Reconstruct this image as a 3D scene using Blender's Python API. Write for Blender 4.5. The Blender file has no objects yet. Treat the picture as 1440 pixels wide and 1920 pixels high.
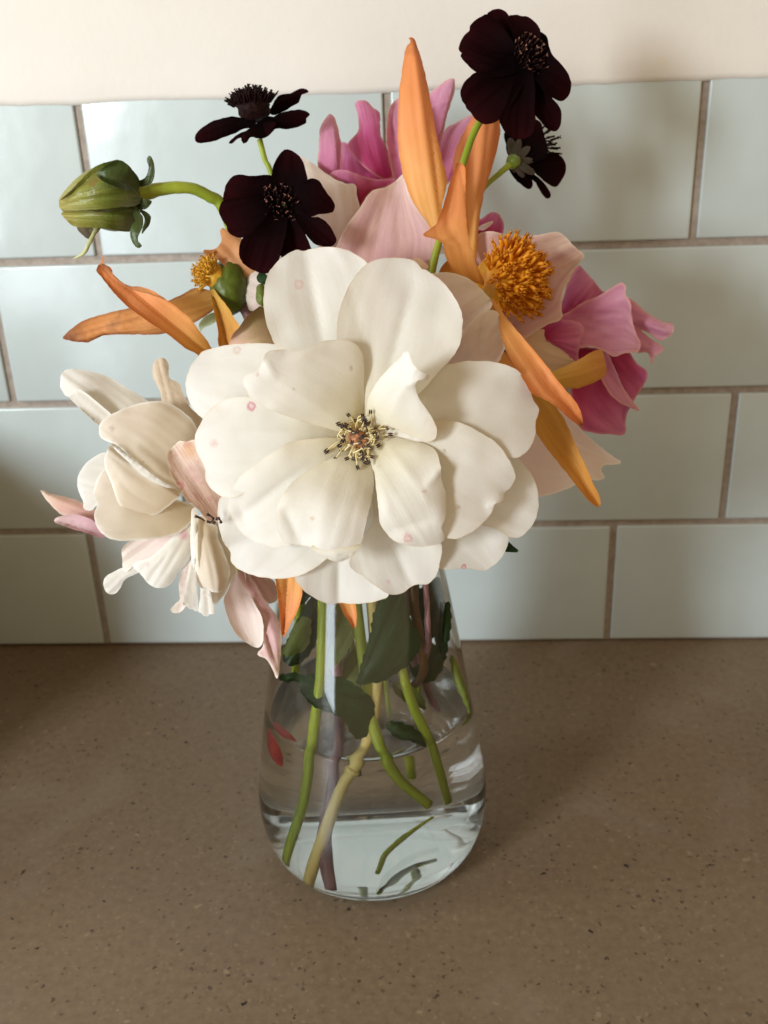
import bpy, bmesh, math, random
import numpy as np
from mathutils import Vector, Matrix, Quaternion, noise
from mathutils.geometry import delaunay_2d_cdt
R_ = math.radians
scene = bpy.context.scene
COL = scene.collection
rnd = random.Random(7)

# ------------------------------------------------------------------ camera
FPX, IW, IH = 1912.9, 1440, 1920
CAM = np.array([0.0178, -0.5361, 0.3280])
ANG = (R_(65.903), R_(2.057), R_(2.458))
cd = bpy.data.cameras.new('camera'); cam = bpy.data.objects.new('camera', cd); COL.objects.link(cam)
cam.location = CAM; cam.rotation_euler = ANG
cd.sensor_fit = 'VERTICAL'; cd.sensor_height = 36; cd.lens = FPX / IH * 36
cd.clip_start = 0.02; cd.clip_end = 50
cd.dof.use_dof = True; cd.dof.focus_distance = 0.352; cd.dof.aperture_fstop = 16
scene.camera = cam
MROT = np.array(cam.rotation_euler.to_matrix())
RIGHT, UP, BACK = (Vector(MROT[:, k]) for k in range(3))

# ------------------------------------------------------------------ room light
world = bpy.data.worlds.new('World'); scene.world = world; world.use_nodes = True
bg = world.node_tree.nodes['Background']
bg.inputs[0].default_value = (1.0, 0.74, 0.44, 1); bg.inputs[1].default_value = 0.50
def lamp(name, loc, target, sx, sy, power, col, spread=180):
    l = bpy.data.lights.new(name, 'AREA'); l.shape = 'RECTANGLE'; l.size = sx; l.size_y = sy
    l.energy = power; l.color = col; l.spread = R_(spread)
    o = bpy.data.objects.new(name, l); COL.objects.link(o); o.location = loc
    o.rotation_euler = (Vector(target) - Vector(loc)).to_track_quat('-Z', 'Y').to_euler()
    return o
# two panes of one tall window behind and left of the viewer
lamp('window_light', (-0.80, -1.14, 0.52), (0.0, -0.15, 0.2), 0.20, 0.32, 14.0, (0.86, 0.94, 1.0))
lamp('lower_window_light', (-0.76, -1.14, -0.02), (0.0, -0.15, 0.2), 0.24, 0.62, 4.6, (0.80, 0.91, 1.0))
lamp('far_window_light', (-1.15, -0.42, 0.75), (-0.15, -0.0, 0.28), 0.3, 0.4, 5.5, (0.78, 0.91, 1.0))
scene.view_settings.view_transform = 'Standard'; scene.view_settings.look = 'None'
scene.view_settings.exposure = 0.10; scene.view_settings.gamma = 1.0
cy = scene.cycles
cy.use_denoising = True; cy.max_bounces = 14; cy.transmission_bounces = 12; cy.transparent_max_bounces = 12
cy.sample_clamp_indirect = 4.0; cy.blur_glossy = 0.4

# ------------------------------------------------------------------ helpers
def at(px, py, D):
    """world point seen at photo pixel (px, py), D metres in front of the camera"""
    v = MROT @ np.array([(px - IW / 2) / FPX, -(py - IH / 2) / FPX, -1.0])
    return Vector(CAM + D * v)
def srgb(r, g, b):
    f = lambda c: c / 12.92 if c <= 0.04045 else ((c + 0.055) / 1.055) ** 2.4
    return (f(r / 255), f(g / 255), f(b / 255), 1)
def tag(o, label=None, cat=None, group=None, kind=None):
    for k, v in (('label', label), ('category', cat), ('group', group), ('kind', kind)):
        if v: o[k] = v
    return o
def empty(name, loc, label, cat, group=None):
    o = bpy.data.objects.new(name, None); COL.objects.link(o); o.location = loc; o.empty_display_size = 0.01
    return tag(o, label, cat, group)
def obj(name, me, mat=None, parent=None):
    o = bpy.data.objects.new(name, me); COL.objects.link(o)
    if mat and not me.materials: me.materials.append(mat)
    if parent: o.parent = parent
    return o
def base_of(parent):
    v = Vector((0, 0, 0))
    while parent: v = v + parent.location; parent = parent.parent
    return v
def mesh_from(name, vs, fs, smooth=True):
    me = bpy.data.meshes.new(name); me.from_pydata([tuple(v) for v in vs], [], fs)
    if smooth: me.polygons.foreach_set('use_smooth', [True] * len(me.polygons))
    me.update(); return me
def bez(pts, n):
    """Catmull-Rom through points, n samples per span"""
    P = [np.array(p, float) for p in pts]; P = [2 * P[0] - P[1]] + P + [2 * P[-1] - P[-2]]
    out = []
    for i in range(1, len(P) - 2):
        for k in range(n):
            t = k / n; a, b, c, d = P[i - 1:i + 3]
            out.append(.5 * ((2 * b) + (-a + c) * t + (2 * a - 5 * b + 4 * c - d) * t * t + (-a + 3 * b - 3 * c + d) * t ** 3))
    out.append(P[-2]); return out
def tube(pts, radii, seg=10, n=6, wob=0.0, seed=0):
    """tapered tube through world points; returns verts, faces"""
    C = bez([list(p) + [r] for p, r in zip(pts, radii)], n)
    vs, fs = [], []; ref = Vector((0.31, 0.2, 0.93)); rr = random.Random(seed)
    for i, c in enumerate(C):
        p = Vector(c[:3]); a = Vector(C[max(i - 1, 0)][:3]); b = Vector(C[min(i + 1, len(C) - 1)][:3])
        d = (b - a).normalized(); u = d.cross(ref).normalized(); w = d.cross(u)
        for k in range(seg):
            th = 2 * math.pi * k / seg
            r = c[3] * (1 + wob * noise.noise(Vector((k * .7, i * .35, seed * 3.1))))
            vs.append(p + (u * math.cos(th) + w * math.sin(th)) * r)
    m = len(C)
    for i in range(m - 1):
        for k in range(seg):
            fs.append((i * seg + k, i * seg + (k + 1) % seg, (i + 1) * seg + (k + 1) % seg, (i + 1) * seg + k))
    fs.append(tuple(range(seg))[::-1]); fs.append(tuple((m - 1) * seg + k for k in range(seg)))
    return vs, fs
def stem(parent, pix, radii, mat, name='stem', wob=0.08):
    pts = [p if isinstance(p, Vector) else at(*p) for p in pix]
    vs, fs = tube(pts, radii, seg=12, n=8, wob=wob, seed=len(bpy.data.objects))
    b = base_of(parent)
    return obj(name, mesh_from(name, [v - b for v in vs], fs), mat, parent)

# ------------------------------------------------------------------ materials
def newmat(name):
    m = bpy.data.materials.new(name); m.use_nodes = True
    nt = m.node_tree; return m, nt, nt.nodes['Principled BSDF'], nt.nodes['Material Output']
def N(nt, typ, **kw):
    n = nt.nodes.new(typ)
    for k, v in kw.items():
        if k.startswith('i_'):
            key = k[2:]; n.inputs[int(key) if key.isdigit() else key.replace('_', ' ')].default_value = v
        else: setattr(n, k, v)
    return n
def ramp(nt, stops, fac):
    r = N(nt, 'ShaderNodeValToRGB'); e = r.color_ramp.elements
    e[0].position, e[0].color = stops[0]; e[1].position, e[1].color = stops[-1]
    for p, c in stops[1:-1]:
        x = e.new(p); x.color = c
    nt.links.new(fac, r.inputs[0]); return r
def mixc(nt, fac, a, b, mode='MIX'):
    m = N(nt, 'ShaderNodeMix', data_type='RGBA', blend_type=mode); L = nt.links
    for s, v in ((m.inputs['Factor'], fac), (m.inputs[6], a), (m.inputs[7], b)):
        if hasattr(v, 'is_linked') or hasattr(v, 'links'): L.new(v, s)
        else: s.default_value = v
    return m.outputs[2]
def g(v): return (v, v, v, 1)

SPOTS = []      # spot centres, laid on the petals once those exist
def petal_mat(name, stops, transl=0.4, vein=0.15, veincol=None, edge=None, rough=0.55, spots=None, fleck=None, bump=0.25, veinscale=16, sheen=0.0, spec=0.3):
    """colour runs from base to tip along the petal's own V coordinate; veins follow its U coordinate"""
    m, nt, p, out = newmat(name); L = nt.links
    uv = N(nt, 'ShaderNodeUVMap'); sep = N(nt, 'ShaderNodeSeparateXYZ'); L.new(uv.outputs[0], sep.inputs[0])
    tc = N(nt, 'ShaderNodeTexCoord')
    nz = N(nt, 'ShaderNodeTexNoise', i_Scale=130.0, i_Detail=3.0); L.new(tc.outputs['Object'], nz.inputs['Vector'])
    add = N(nt, 'ShaderNodeMath', operation='MULTIPLY_ADD', i_1=0.16, i_2=-0.08); L.new(nz.outputs[0], add.inputs[0])
    sv = N(nt, 'ShaderNodeMath', operation='ADD'); L.new(sep.outputs[1], sv.inputs[0]); L.new(add.outputs[0], sv.inputs[1])
    col = ramp(nt, stops, sv.outputs[0]).outputs[0]
    mp = N(nt, 'ShaderNodeMapping'); mp.inputs['Scale'].default_value = (veinscale, 1.3, 1); L.new(uv.outputs[0], mp.inputs[0])
    vn = N(nt, 'ShaderNodeTexNoise', i_Scale=1.0, i_Detail=4.0, i_Roughness=0.6, i_Distortion=0.4); L.new(mp.outputs[0], vn.inputs['Vector'])
    vr = ramp(nt, [(0.38, g(0)), (0.68, g(1))], vn.outputs[0])
    vm = N(nt, 'ShaderNodeMath', operation='MULTIPLY', i_1=vein); L.new(vr.outputs[0], vm.inputs[0])
    col = mixc(nt, vm.outputs[0], col, veincol or (0.4, 0.33, 0.2, 1))
    if edge:
        at_ = N(nt, 'ShaderNodeAttribute', attribute_name='rim'); er = ramp(nt, [(0.0, g(1)), (edge[1], g(0))], at_.outputs['Fac'])
        en = N(nt, 'ShaderNodeMath', operation='MULTIPLY', i_1=edge[2]); L.new(er.outputs[0], en.inputs[0])
        col = mixc(nt, en.outputs[0], col, edge[0])
    if fleck:
        fn = N(nt, 'ShaderNodeTexNoise', i_Scale=fleck[1], i_Detail=2.0); L.new(tc.outputs['Object'], fn.inputs['Vector'])
        fr = ramp(nt, [(fleck[2], g(0)), (fleck[2] + .08, g(fleck[3]))], fn.outputs[0]); col = mixc(nt, fr.outputs[0], col, fleck[0])
    if spots:
        geo = N(nt, 'ShaderNodeNewGeometry')
        wn = N(nt, 'ShaderNodeTexNoise', i_Scale=700.0); L.new(geo.outputs['Position'], wn.inputs['Vector'])
        wsc = N(nt, 'ShaderNodeVectorMath', operation='SCALE'); wsc.inputs['Scale'].default_value = 0.0022; L.new(wn.outputs['Color'], wsc.inputs[0])
        wp = N(nt, 'ShaderNodeVectorMath', operation='ADD'); L.new(geo.outputs['Position'], wp.inputs[0]); L.new(wsc.outputs[0], wp.inputs[1])
        for px, py, rad, ring, c in spots:
            d = N(nt, 'ShaderNodeVectorMath', operation='DISTANCE'); L.new(wp.outputs[0], d.inputs[0]); SPOTS.append((d, px, py, name))
            q = N(nt, 'ShaderNodeMath', operation='DIVIDE', i_1=rad); L.new(d.outputs['Value'], q.inputs[0])
            st = [(0.0, g(0.2)), (0.3, g(0.15)), (0.5, g(0.62)), (0.65, g(0.55)), (1.0, g(0))] if ring else [(0.0, g(0.5)), (0.4, g(0.36)), (1.0, g(0))]
            col = mixc(nt, ramp(nt, st, q.outputs[0]).outputs[0], col, c)
    L.new(col, p.inputs['Base Color']); p.inputs['Roughness'].default_value = rough
    p.inputs['Specular IOR Level'].default_value = spec
    p.inputs['Sheen Weight'].default_value = sheen
    bn = N(nt, 'ShaderNodeBump', i_Strength=bump, i_Distance=0.0006); L.new(vn.outputs[0], bn.inputs['Height'])
    fine = N(nt, 'ShaderNodeTexNoise', i_Scale=900.0, i_Detail=2.0); L.new(tc.outputs['Object'], fine.inputs['Vector'])
    b2 = N(nt, 'ShaderNodeBump', i_Strength=bump * .7, i_Distance=0.0003); L.new(fine.outputs[0], b2.inputs['Height']); L.new(bn.outputs[0], b2.inputs['Normal'])
    L.new(b2.outputs[0], p.inputs['Normal'])
    t = N(nt, 'ShaderNodeBsdfTranslucent'); L.new(col, t.inputs[0]); L.new(b2.outputs[0], t.inputs['Normal'])
    mx = N(nt, 'ShaderNodeMixShader'); mx.inputs[0].default_value = transl
    L.new(p.outputs[0], mx.inputs[1]); L.new(t.outputs[0], mx.inputs[2]); L.new(mx.outputs[0], out.inputs[0])
    return m
def plain_mat(name, c1, c2, scale=120, rough=0.5, stretch=(1, 1, 1), bump=0.2, transl=0.0, spec=0.4, pos=(0.35, 0.65)):
    m, nt, p, out = newmat(name); L = nt.links
    tc = N(nt, 'ShaderNodeTexCoord'); mp = N(nt, 'ShaderNodeMapping'); mp.inputs['Scale'].default_value = stretch; L.new(tc.outputs['Object'], mp.inputs[0])
    nz = N(nt, 'ShaderNodeTexNoise', i_Scale=scale, i_Detail=5.0); L.new(mp.outputs[0], nz.inputs['Vector'])
    r = ramp(nt, [(pos[0], c1), (pos[1], c2)], nz.outputs[0]); L.new(r.outputs[0], p.inputs['Base Color'])
    p.inputs['Roughness'].default_value = rough; p.inputs['Specular IOR Level'].default_value = spec
    b = N(nt, 'ShaderNodeBump', i_Strength=bump, i_Distance=0.0005); L.new(nz.outputs[0], b.inputs['Height']); L.new(b.outputs[0], p.inputs['Normal'])
    if transl:
        t = N(nt, 'ShaderNodeBsdfTranslucent'); L.new(r.outputs[0], t.inputs[0]); mx = N(nt, 'ShaderNodeMixShader'); mx.inputs[0].default_value = transl
        L.new(p.outputs[0], mx.inputs[1]); L.new(t.outputs[0], mx.inputs[2]); L.new(mx.outputs[0], out.inputs[0])
    return m

# ------------------------------------------------------------------ petals
class Z:
    """turns points measured in an enlarged crop back into photo pixels"""
    def __init__(s, x0, y0, k): s.x0, s.y0, s.k = x0, y0, k
    def __call__(s, pts): return [(s.x0 + x * s.k, s.y0 + y * s.k) for x, y in pts]
    def one(s, x, y): return (s.x0 + x * s.k, s.y0 + y * s.k)
ZR = Z(340, 440, 700 / 1440); ZA = Z(340, 0, 400 / 1440); ZB = Z(560, 40, .375); ZC = Z(820, 0, 300 / 1440)
ZD = Z(80, 260, 460 / 1440); ZE = Z(760, 400, .375); ZF = Z(60, 640, 500 / 1440); ZG = Z(440, 1060, 520 / 1440); ZH = Z(440, 1340, 520 / 1440)

def closed_curve(pts, step):
    P = [np.array(p, float) for p in pts]; n = len(P); out = []
    for i in range(n):
        a, b, c, d = P[i - 1], P[i], P[(i + 1) % n], P[(i + 2) % n]
        m = max(1, int(round(np.linalg.norm(c - b) / step)))
        # centripetal-like damping: limit tangents by the span length
        L = np.linalg.norm(c - b) + 1e-9
        t1 = (c - a) * min(1, L * 1.2 / (np.linalg.norm(c - a) + 1e-9)) * .8; t2 = (d - b) * min(1, L * 1.2 / (np.linalg.norm(d - b) + 1e-9)) * .8
        for k in range(m):
            t = k / m; h = t * t * (3 - 2 * t)
            out.append(b * (1 - h) + c * h + t1 * (t ** 3 - 2 * t * t + t) + t2 * (t ** 3 - t * t))
    return np.array(out)
PN = [0]
def petal(parent, mat, pts, base, tip, d, cup=0.0, ruffle=0.0012, crumple=0.0005, curl=0.0, curlw=22, groove=0.0, skew=0.0, thick=0.00028, name='petal', folds=(), fine=1.0, pleat=0.0008, pleats=3.2):
    """one petal: its outline, the depth of base/middle/tip, cross curvature (cup), wavy margin (ruffle), soft dents (crumple),
    margin curled away (+) or toward (-) the viewer, mid-line groove"""
    PN[0] += 1; seed = PN[0] * 7.13
    O = closed_curve(pts, 5.0)
    for i in range(len(O)):
        X, Y = O[i]; O[i] = (X + 1.1 * noise.noise(Vector((X / 13, Y / 13, seed))) + .7 * noise.noise(Vector((X / 6, Y / 6, seed))), Y + 1.1 * noise.noise(Vector((X / 13, Y / 13, seed + 5))) + .7 * noise.noise(Vector((X / 6, Y / 6, seed + 5))))
    if name == 'leaf':                                   # toothed margin
        T_ = np.roll(O, -1, 0) - np.roll(O, 1, 0); T_ /= (np.linalg.norm(T_, axis=1)[:, None] + 1e-9)
        saw = (np.arange(len(O)) % 4) / 3.0 - .5; O = O + np.stack([T_[:, 1], -T_[:, 0]], 1) * saw[:, None] * 2.6
    x, y = O[:, 0], O[:, 1]
    area = 0.5 * abs(np.dot(x, np.roll(y, -1)) - np.dot(y, np.roll(x, -1)))
    h = max(4.5, math.sqrt(area / (620 * fine)))
    gx, gy = np.meshgrid(np.arange(x.min(), x.max(), h), np.arange(y.min(), y.max(), h * .87))
    gx = gx + (np.arange(gx.shape[0])[:, None] % 2) * h * .5
    G = np.stack([gx.ravel(), gy.ravel()], 1)
    def odist(Q):
        A = O; B = np.roll(O, -1, 0); AB = B - A; l2 = (AB ** 2).sum(1) + 1e-9
        dd = np.full(len(Q), 1e9)
        for k in range(0, len(Q), 400):
            q = Q[k:k + 400, None, :]; t = np.clip(((q - A) * AB).sum(2) / l2, 0, 1)
            dd[k:k + 400] = np.sqrt(((q - A - t[..., None] * AB) ** 2).sum(2)).min(1)
        return dd
    inside = np.zeros(len(G), bool)
    j = len(O) - 1
    for i in range(len(O)):
        xi, yi, xj, yj = O[i, 0], O[i, 1], O[j, 0], O[j, 1]
        c = ((yi > G[:, 1]) != (yj > G[:, 1])) & (G[:, 0] < (xj - xi) * (G[:, 1] - yi) / (yj - yi + 1e-12) + xi)
        inside ^= c; j = i
    G = G[inside]; G = G[odist(G) > h * .45]
    n = len(O)
    vin = [Vector((float(a), float(b))) for a, b in np.vstack([O, G])]
    ov, oe, of, *_ = delaunay_2d_cdt(vin, [(i, (i + 1) % n) for i in range(n)], [], 1, 1e-4)
    Q = np.array([(v.x, v.y) for v in ov])
    b = np.array(base, float); ax = np.array(tip, float) - b; L = np.linalg.norm(ax); ax /= L; nx = np.array([-ax[1], ax[0]])
    s = ((Q - b) @ ax) / L; lat = (Q - b) @ nx
    so = ((O - b) @ ax) / L; lo = (O - b) @ nx
    # local half widths left and right of the mid line
    bins = np.linspace(min(so.min(), 0), max(so.max(), 1), 22); hwP = np.full(21, 1e-6); hwM = np.full(21, 1e-6)
    for k in range(21):
        sel = (so >= bins[k] - .03) & (so <= bins[k + 1] + .03)
        if sel.any(): hwP[k] = max(lo[sel].max(), 1e-6); hwM[k] = max((-lo[sel]).max(), 1e-6)
    mw = max(np.abs(lo).max() * .12, 4)
    cs = (bins[1:] + bins[:-1]) / 2
    wp = np.maximum(np.interp(s, cs, hwP), mw); wm = np.maximum(np.interp(s, cs, hwM), mw)
    t = np.where(lat > 0, lat / wp, lat / wm); t = np.clip(t, -1.1, 1.1)
    d0, d1, d2 = d; sc = np.clip(s, -.3, 1.15)
    D = d0 * (1 - sc) * (1 - 2 * sc) + 4 * d1 * sc * (1 - sc) + d2 * sc * (2 * sc - 1)
    ed = odist(Q); e = np.exp(-ed / curlw)
    D = D + cup * t * t * np.clip(s * 2.5 + .1, 0, 1) + curl * e + skew * t + groove * np.exp(-(t / .16) ** 2)
    for (fx, fy, fdx, fdy, amp, wid) in folds:            # straight creases: point, direction, depth, width (pixels)
        fl = math.hypot(fdx, fdy); off = ((Q[:, 0] - fx) * -fdy + (Q[:, 1] - fy) * fdx) / fl
        along = ((Q[:, 0] - fx) * fdx + (Q[:, 1] - fy) * fdy) / fl
        D = D + amp * np.exp(-np.abs(off) / wid) * np.clip(1 - (np.abs(along) / fl) ** 2, 0, 1)
    if L < 90: pleat = pleat * L / 90
    if mat.name == 'white_rose_petal': pleat *= .42
    for i in range(len(Q)):
        D[i] += pleat * min(1.0, max(0.0, s[i] * 1.6)) * (noise.noise(Vector((t[i] * pleats, s[i] * .9, seed + 20))) + .45 * noise.noise(Vector((t[i] * pleats * 2.7, s[i] * 1.6, seed + 31))))
    w = np.exp(-ed / 40)
    for i in range(len(Q)):
        X, Y = Q[i]
        D[i] += ruffle * w[i] * noise.noise(Vector((X / 60, Y / 60, seed))) + crumple * noise.noise(Vector((X / 75, Y / 75, seed + 9))) + crumple * .2 * noise.noise(Vector((X / 26, Y / 26, seed + 3)))
    o0 = base_of(parent)
    me = bpy.data.meshes.new(name)
    vs = [at(Q[i, 0], Q[i, 1], D[i]) - o0 for i in range(len(Q))]
    fs = []
    for f in of:
        f = list(f)
        a_ = sum(Q[f[k]][0] * Q[f[(k + 1) % len(f)]][1] - Q[f[(k + 1) % len(f)]][0] * Q[f[k]][1] for k in range(len(f)))
        fs.append(f[::-1] if a_ > 0 else f)
    # give the sheet its thickness: a back face and a rim
    me.from_pydata([tuple(v) for v in vs], [], fs); me.update()
    nrm = np.array([v.normal for v in me.vertices]); nv = len(vs)
    bme = bpy.data.meshes.new(name)
    half = [Vector(nn) * thick * .5 * (0.16 + 0.84 * min(1, ed[i] / 14)) for i, nn in enumerate(nrm)]
    V2 = [vs[i] + half[i] for i in range(nv)] + [vs[i] - half[i] for i in range(nv)]
    cnt = {}
    for f in fs:
        for k in range(len(f)): cnt[(f[k], f[(k + 1) % len(f)])] = 1
    F2 = list(fs) + [[v + nv for v in f[::-1]] for f in fs]
    for (p_, q_) in cnt:
        if (q_, p_) not in cnt: F2.append([q_, p_, p_ + nv, q_ + nv])
    bme.from_pydata([tuple(v) for v in V2], [], F2); bpy.data.meshes.remove(me)
    bme.polygons.foreach_set('use_smooth', [True] * len(bme.polygons))
    rim_keys = set()
    for p_ in list(bme.polygons)[2 * len(fs):]: rim_keys.update(p_.edge_keys)
    bme.edges.foreach_set('use_edge_sharp', [e_.key in rim_keys for e_ in bme.edges])
    uvl = bme.uv_layers.new(name='UVMap'); li = np.zeros(len(bme.loops), int); bme.loops.foreach_get('vertex_index', li); li %= nv
    off = rnd.random() * 40
    UV = np.stack([t[li] * .5 + off, np.clip(s, 0, 1.0)[li]], 1).ravel(); uvl.data.foreach_set('uv', UV)
    ra = bme.attributes.new('rim', 'FLOAT', 'POINT'); rr_ = np.clip(ed / 40, 0, 1); ra.data.foreach_set('value', np.concatenate([rr_, rr_]))
    bme.update()
    return obj(name, bme, mat, parent)

# ------------------------------------------------------------------ setting: counter, tiled wall, painted wall
def counter_mat():
    m, nt, p, out = newmat('composite_stone'); L = nt.links
    tc = N(nt, 'ShaderNodeTexCoord')
    big = N(nt, 'ShaderNodeTexNoise', i_Scale=9.0, i_Detail=6.0, i_Roughness=0.62); L.new(tc.outputs['Object'], big.inputs['Vector'])
    mid = N(nt, 'ShaderNodeTexNoise', i_Scale=260.0, i_Detail=6.0, i_Roughness=0.7); L.new(tc.outputs['Object'], mid.inputs['Vector'])
    c1 = ramp(nt, [(0.3, (0.142, 0.098, 0.060, 1)), (0.7, (0.192, 0.136, 0.086, 1))], big.outputs[0]).outputs[0]
    c2 = mixc(nt, 0.55, c1, ramp(nt, [(0.3, (0.115, 0.076, 0.044, 1)), (0.7, (0.212, 0.150, 0.092, 1))], mid.outputs[0]).outputs[0])
    def specks(scale, thr, keep, soft, colour, col, seed):
        mp = N(nt, 'ShaderNodeMapping'); mp.inputs['Location'].default_value = (seed, seed * .7, 0); L.new(tc.outputs['Object'], mp.inputs[0])
        ds = N(nt, 'ShaderNodeTexNoise', i_Scale=scale * 1.5, i_Detail=2.0); L.new(mp.outputs[0], ds.inputs['Vector'])
        dv = N(nt, 'ShaderNodeVectorMath', operation='SCALE'); dv.inputs['Scale'].default_value = 0.9 / scale; L.new(ds.outputs['Color'], dv.inputs[0])
        av = N(nt, 'ShaderNodeVectorMath', operation='ADD'); L.new(mp.outputs[0], av.inputs[0]); L.new(dv.outputs[0], av.inputs[1])
        v = N(nt, 'ShaderNodeTexVoronoi', i_Scale=scale); L.new(av.outputs[0], v.inputs['Vector'])
        r = ramp(nt, [(thr, g(1)), (thr + soft, g(0))], v.outputs['Distance'])
        sp = N(nt, 'ShaderNodeSeparateColor'); L.new(v.outputs['Color'], sp.inputs[0])
        k = N(nt, 'ShaderNodeMath', operation='LESS_THAN', i_1=keep); L.new(sp.outputs[0], k.inputs[0])
        mu = N(nt, 'ShaderNodeMath', operation='MULTIPLY'); L.new(r.outputs[0], mu.inputs[0]); L.new(k.outputs[0], mu.inputs[1])
        mu2 = N(nt, 'ShaderNodeMath', operation='MULTIPLY'); L.new(mu.outputs[0], mu2.inputs[0]); L.new(sp.outputs[1], mu2.inputs[1])
        return mixc(nt, mu2.outputs[0], col, colour), mu2.outputs[0]
    c3, _ = specks(420, 0.26, 0.42, 0.14, (0.205, 0.148, 0.090, 1), c2, 3.0)
    c3, _ = specks(210, 0.18, 0.10, 0.14, (0.25, 0.185, 0.118, 1), c3, 1.7)
    c3, _ = specks(330, 0.22, 0.30, 0.12, (0.060, 0.040, 0.026, 1), c3, 8.0)
    c3, pit = specks(190, 0.13, 0.11, 0.08, (0.022, 0.015, 0.011, 1), c3, 5.0)
    sm = N(nt, 'ShaderNodeTexNoise', i_Scale=16.0, i_Detail=5.0, i_Distortion=0.8); L.new(tc.outputs['Object'], sm.inputs['Vector'])
    c4 = mixc(nt, ramp(nt, [(0.56, g(0)), (0.75, g(0.35))], sm.outputs[0]).outputs[0], c3, (0.23, 0.185, 0.145, 1))
    L.new(c4, p.inputs['Base Color'])
    L.new(ramp(nt, [(0.3, g(0.36)), (0.7, g(0.55))], sm.outputs[0]).outputs[0], p.inputs['Roughness'])
    p.inputs['Specular IOR Level'].default_value = 0.28
    b = N(nt, 'ShaderNodeBump', i_Strength=0.18, i_Distance=0.0004); L.new(mid.outputs[0], b.inputs['Height'])
    b2 = N(nt, 'ShaderNodeBump', i_Strength=0.5, i_Distance=0.0006, invert=True); L.new(pit, b2.inputs['Height']); L.new(b.outputs[0], b2.inputs['Normal'])
    L.new(b2.outputs[0], p.inputs['Normal']); return m
def box_mesh(name, x0, x1, y0, y1, z0, z1, bev=0.0, seg=2):
    bm = bmesh.new(); bmesh.ops.create_cube(bm, size=1)
    for v in bm.verts: v.co = Vector(((x0 + x1) / 2 + v.co.x * (x1 - x0), (y0 + y1) / 2 + v.co.y * (y1 - y0), (z0 + z1) / 2 + v.co.z * (z1 - z0)))
    if bev: bmesh.ops.bevel(bm, geom=bm.edges[:], offset=bev, segments=seg, affect='EDGES', profile=.6)
    me = bpy.data.meshes.new(name); bm.to_mesh(me); bm.free()
    if bev:
        me.polygons.foreach_set('use_smooth', [True] * len(me.polygons))
        try: me.set_sharp_from_angle(angle=R_(50))
        except Exception: pass
    return me
tag(obj('countertop', box_mesh('countertop', -1.1, 1.1, -0.46, 0.0085, -0.03, 0.0), counter_mat()), 'speckled brown composite countertop under the vase', kind='structure')

wall = tag(obj('tiled_wall', box_mesh('tiled_wall', -1.1, 1.1, 0.0019, 0.06, 0.0004, 0.3112),
    plain_mat('grout', srgb(150, 138, 128), srgb(168, 156, 145), 300, 0.9, bump=0.5)), 'pale blue glazed tile wall with taupe grout', kind='structure')
def tile_mat():
    m, nt, p, out = newmat('glazed_tile'); L = nt.links
    tc = N(nt, 'ShaderNodeTexCoord'); oi = N(nt, 'ShaderNodeObjectInfo')
    a = N(nt, 'ShaderNodeTexNoise', i_Scale=22.0, i_Detail=3.0); L.new(tc.outputs['Object'], a.inputs['Vector'])
    c = ramp(nt, [(0.3, (0.485, 0.545, 0.54, 1)), (0.7, (0.525, 0.585, 0.575, 1))], a.outputs[0]).outputs[0]
    hv = N(nt, 'ShaderNodeHueSaturation'); L.new(c, hv.inputs['Color'])
    vv = N(nt, 'ShaderNodeMath', operation='MULTIPLY_ADD', i_1=0.10, i_2=0.95); L.new(oi.outputs['Random'], vv.inputs[0]); L.new(vv.outputs[0], hv.inputs['Value'])
    pn = N(nt, 'ShaderNodeTexNoise', i_Scale=160.0, i_Detail=1.0); L.new(tc.outputs['Object'], pn.inputs['Vector'])
    c = mixc(nt, ramp(nt, [(0.80, g(0)), (0.84, g(0.35))], pn.outputs[0]).outputs[0], hv.outputs[0], (0.30, 0.31, 0.29, 1))
    L.new(c, p.inputs['Base Color']); p.inputs['Roughness'].default_value = 0.22; p.inputs['Specular IOR Level'].default_value = 0.5
    w = N(nt, 'ShaderNodeTexNoise', i_Scale=30.0, i_Detail=2.0); L.new(tc.outputs['Object'], w.inputs['Vector'])
    f = N(nt, 'ShaderNodeTexNoise', i_Scale=420.0, i_Detail=2.0); L.new(tc.outputs['Object'], f.inputs['Vector'])
    b = N(nt, 'ShaderNodeBump', i_Strength=0.5, i_Distance=0.0012); L.new(w.outputs[0], b.inputs['Height'])
    b2 = N(nt, 'ShaderNodeBump', i_Strength=0.10, i_Distance=0.0002); L.new(f.outputs[0], b2.inputs['Height']); L.new(b.outputs[0], b2.inputs['Normal'])
    L.new(b2.outputs[0], p.inputs['Normal']); return m
TILE = tile_mat()
PW, PH, GR = 0.1535, 0.0785, 0.0040
rows = [(0.0016, 0.0784, -0.0354), (0.0784, 0.1569, 0.1789), (0.1569, 0.2354, -0.2188), (0.2354, 0.3130, -0.0047)]
for z0, z1, xj in rows:
    for k in range(-4, 5):
        x0 = xj + k * PW + GR / 2; x1 = x0 + PW - GR
        if x1 < -0.62 or x0 > 0.62: continue
        zb = z0 + (GR / 2 if z0 > 0.01 else 0); zt = z1 - (GR / 2 if z1 < 0.31 else 0.0002)
        cx, cz = (x0 + x1) / 2, (zb + zt) / 2; j = lambda a: rnd.uniform(-a, a)
        o = obj('tile', box_mesh('tile', x0 - cx, x1 - cx, -0.0005, 0.0062, zb - cz, zt - cz, 0.0011, 3), TILE, wall)
        # each glazed tile sits a touch uneven
        o.location = (cx, 0.0005 + j(0.0003), cz); o.rotation_euler = (j(0.003), j(0.0012), j(0.002))

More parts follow.
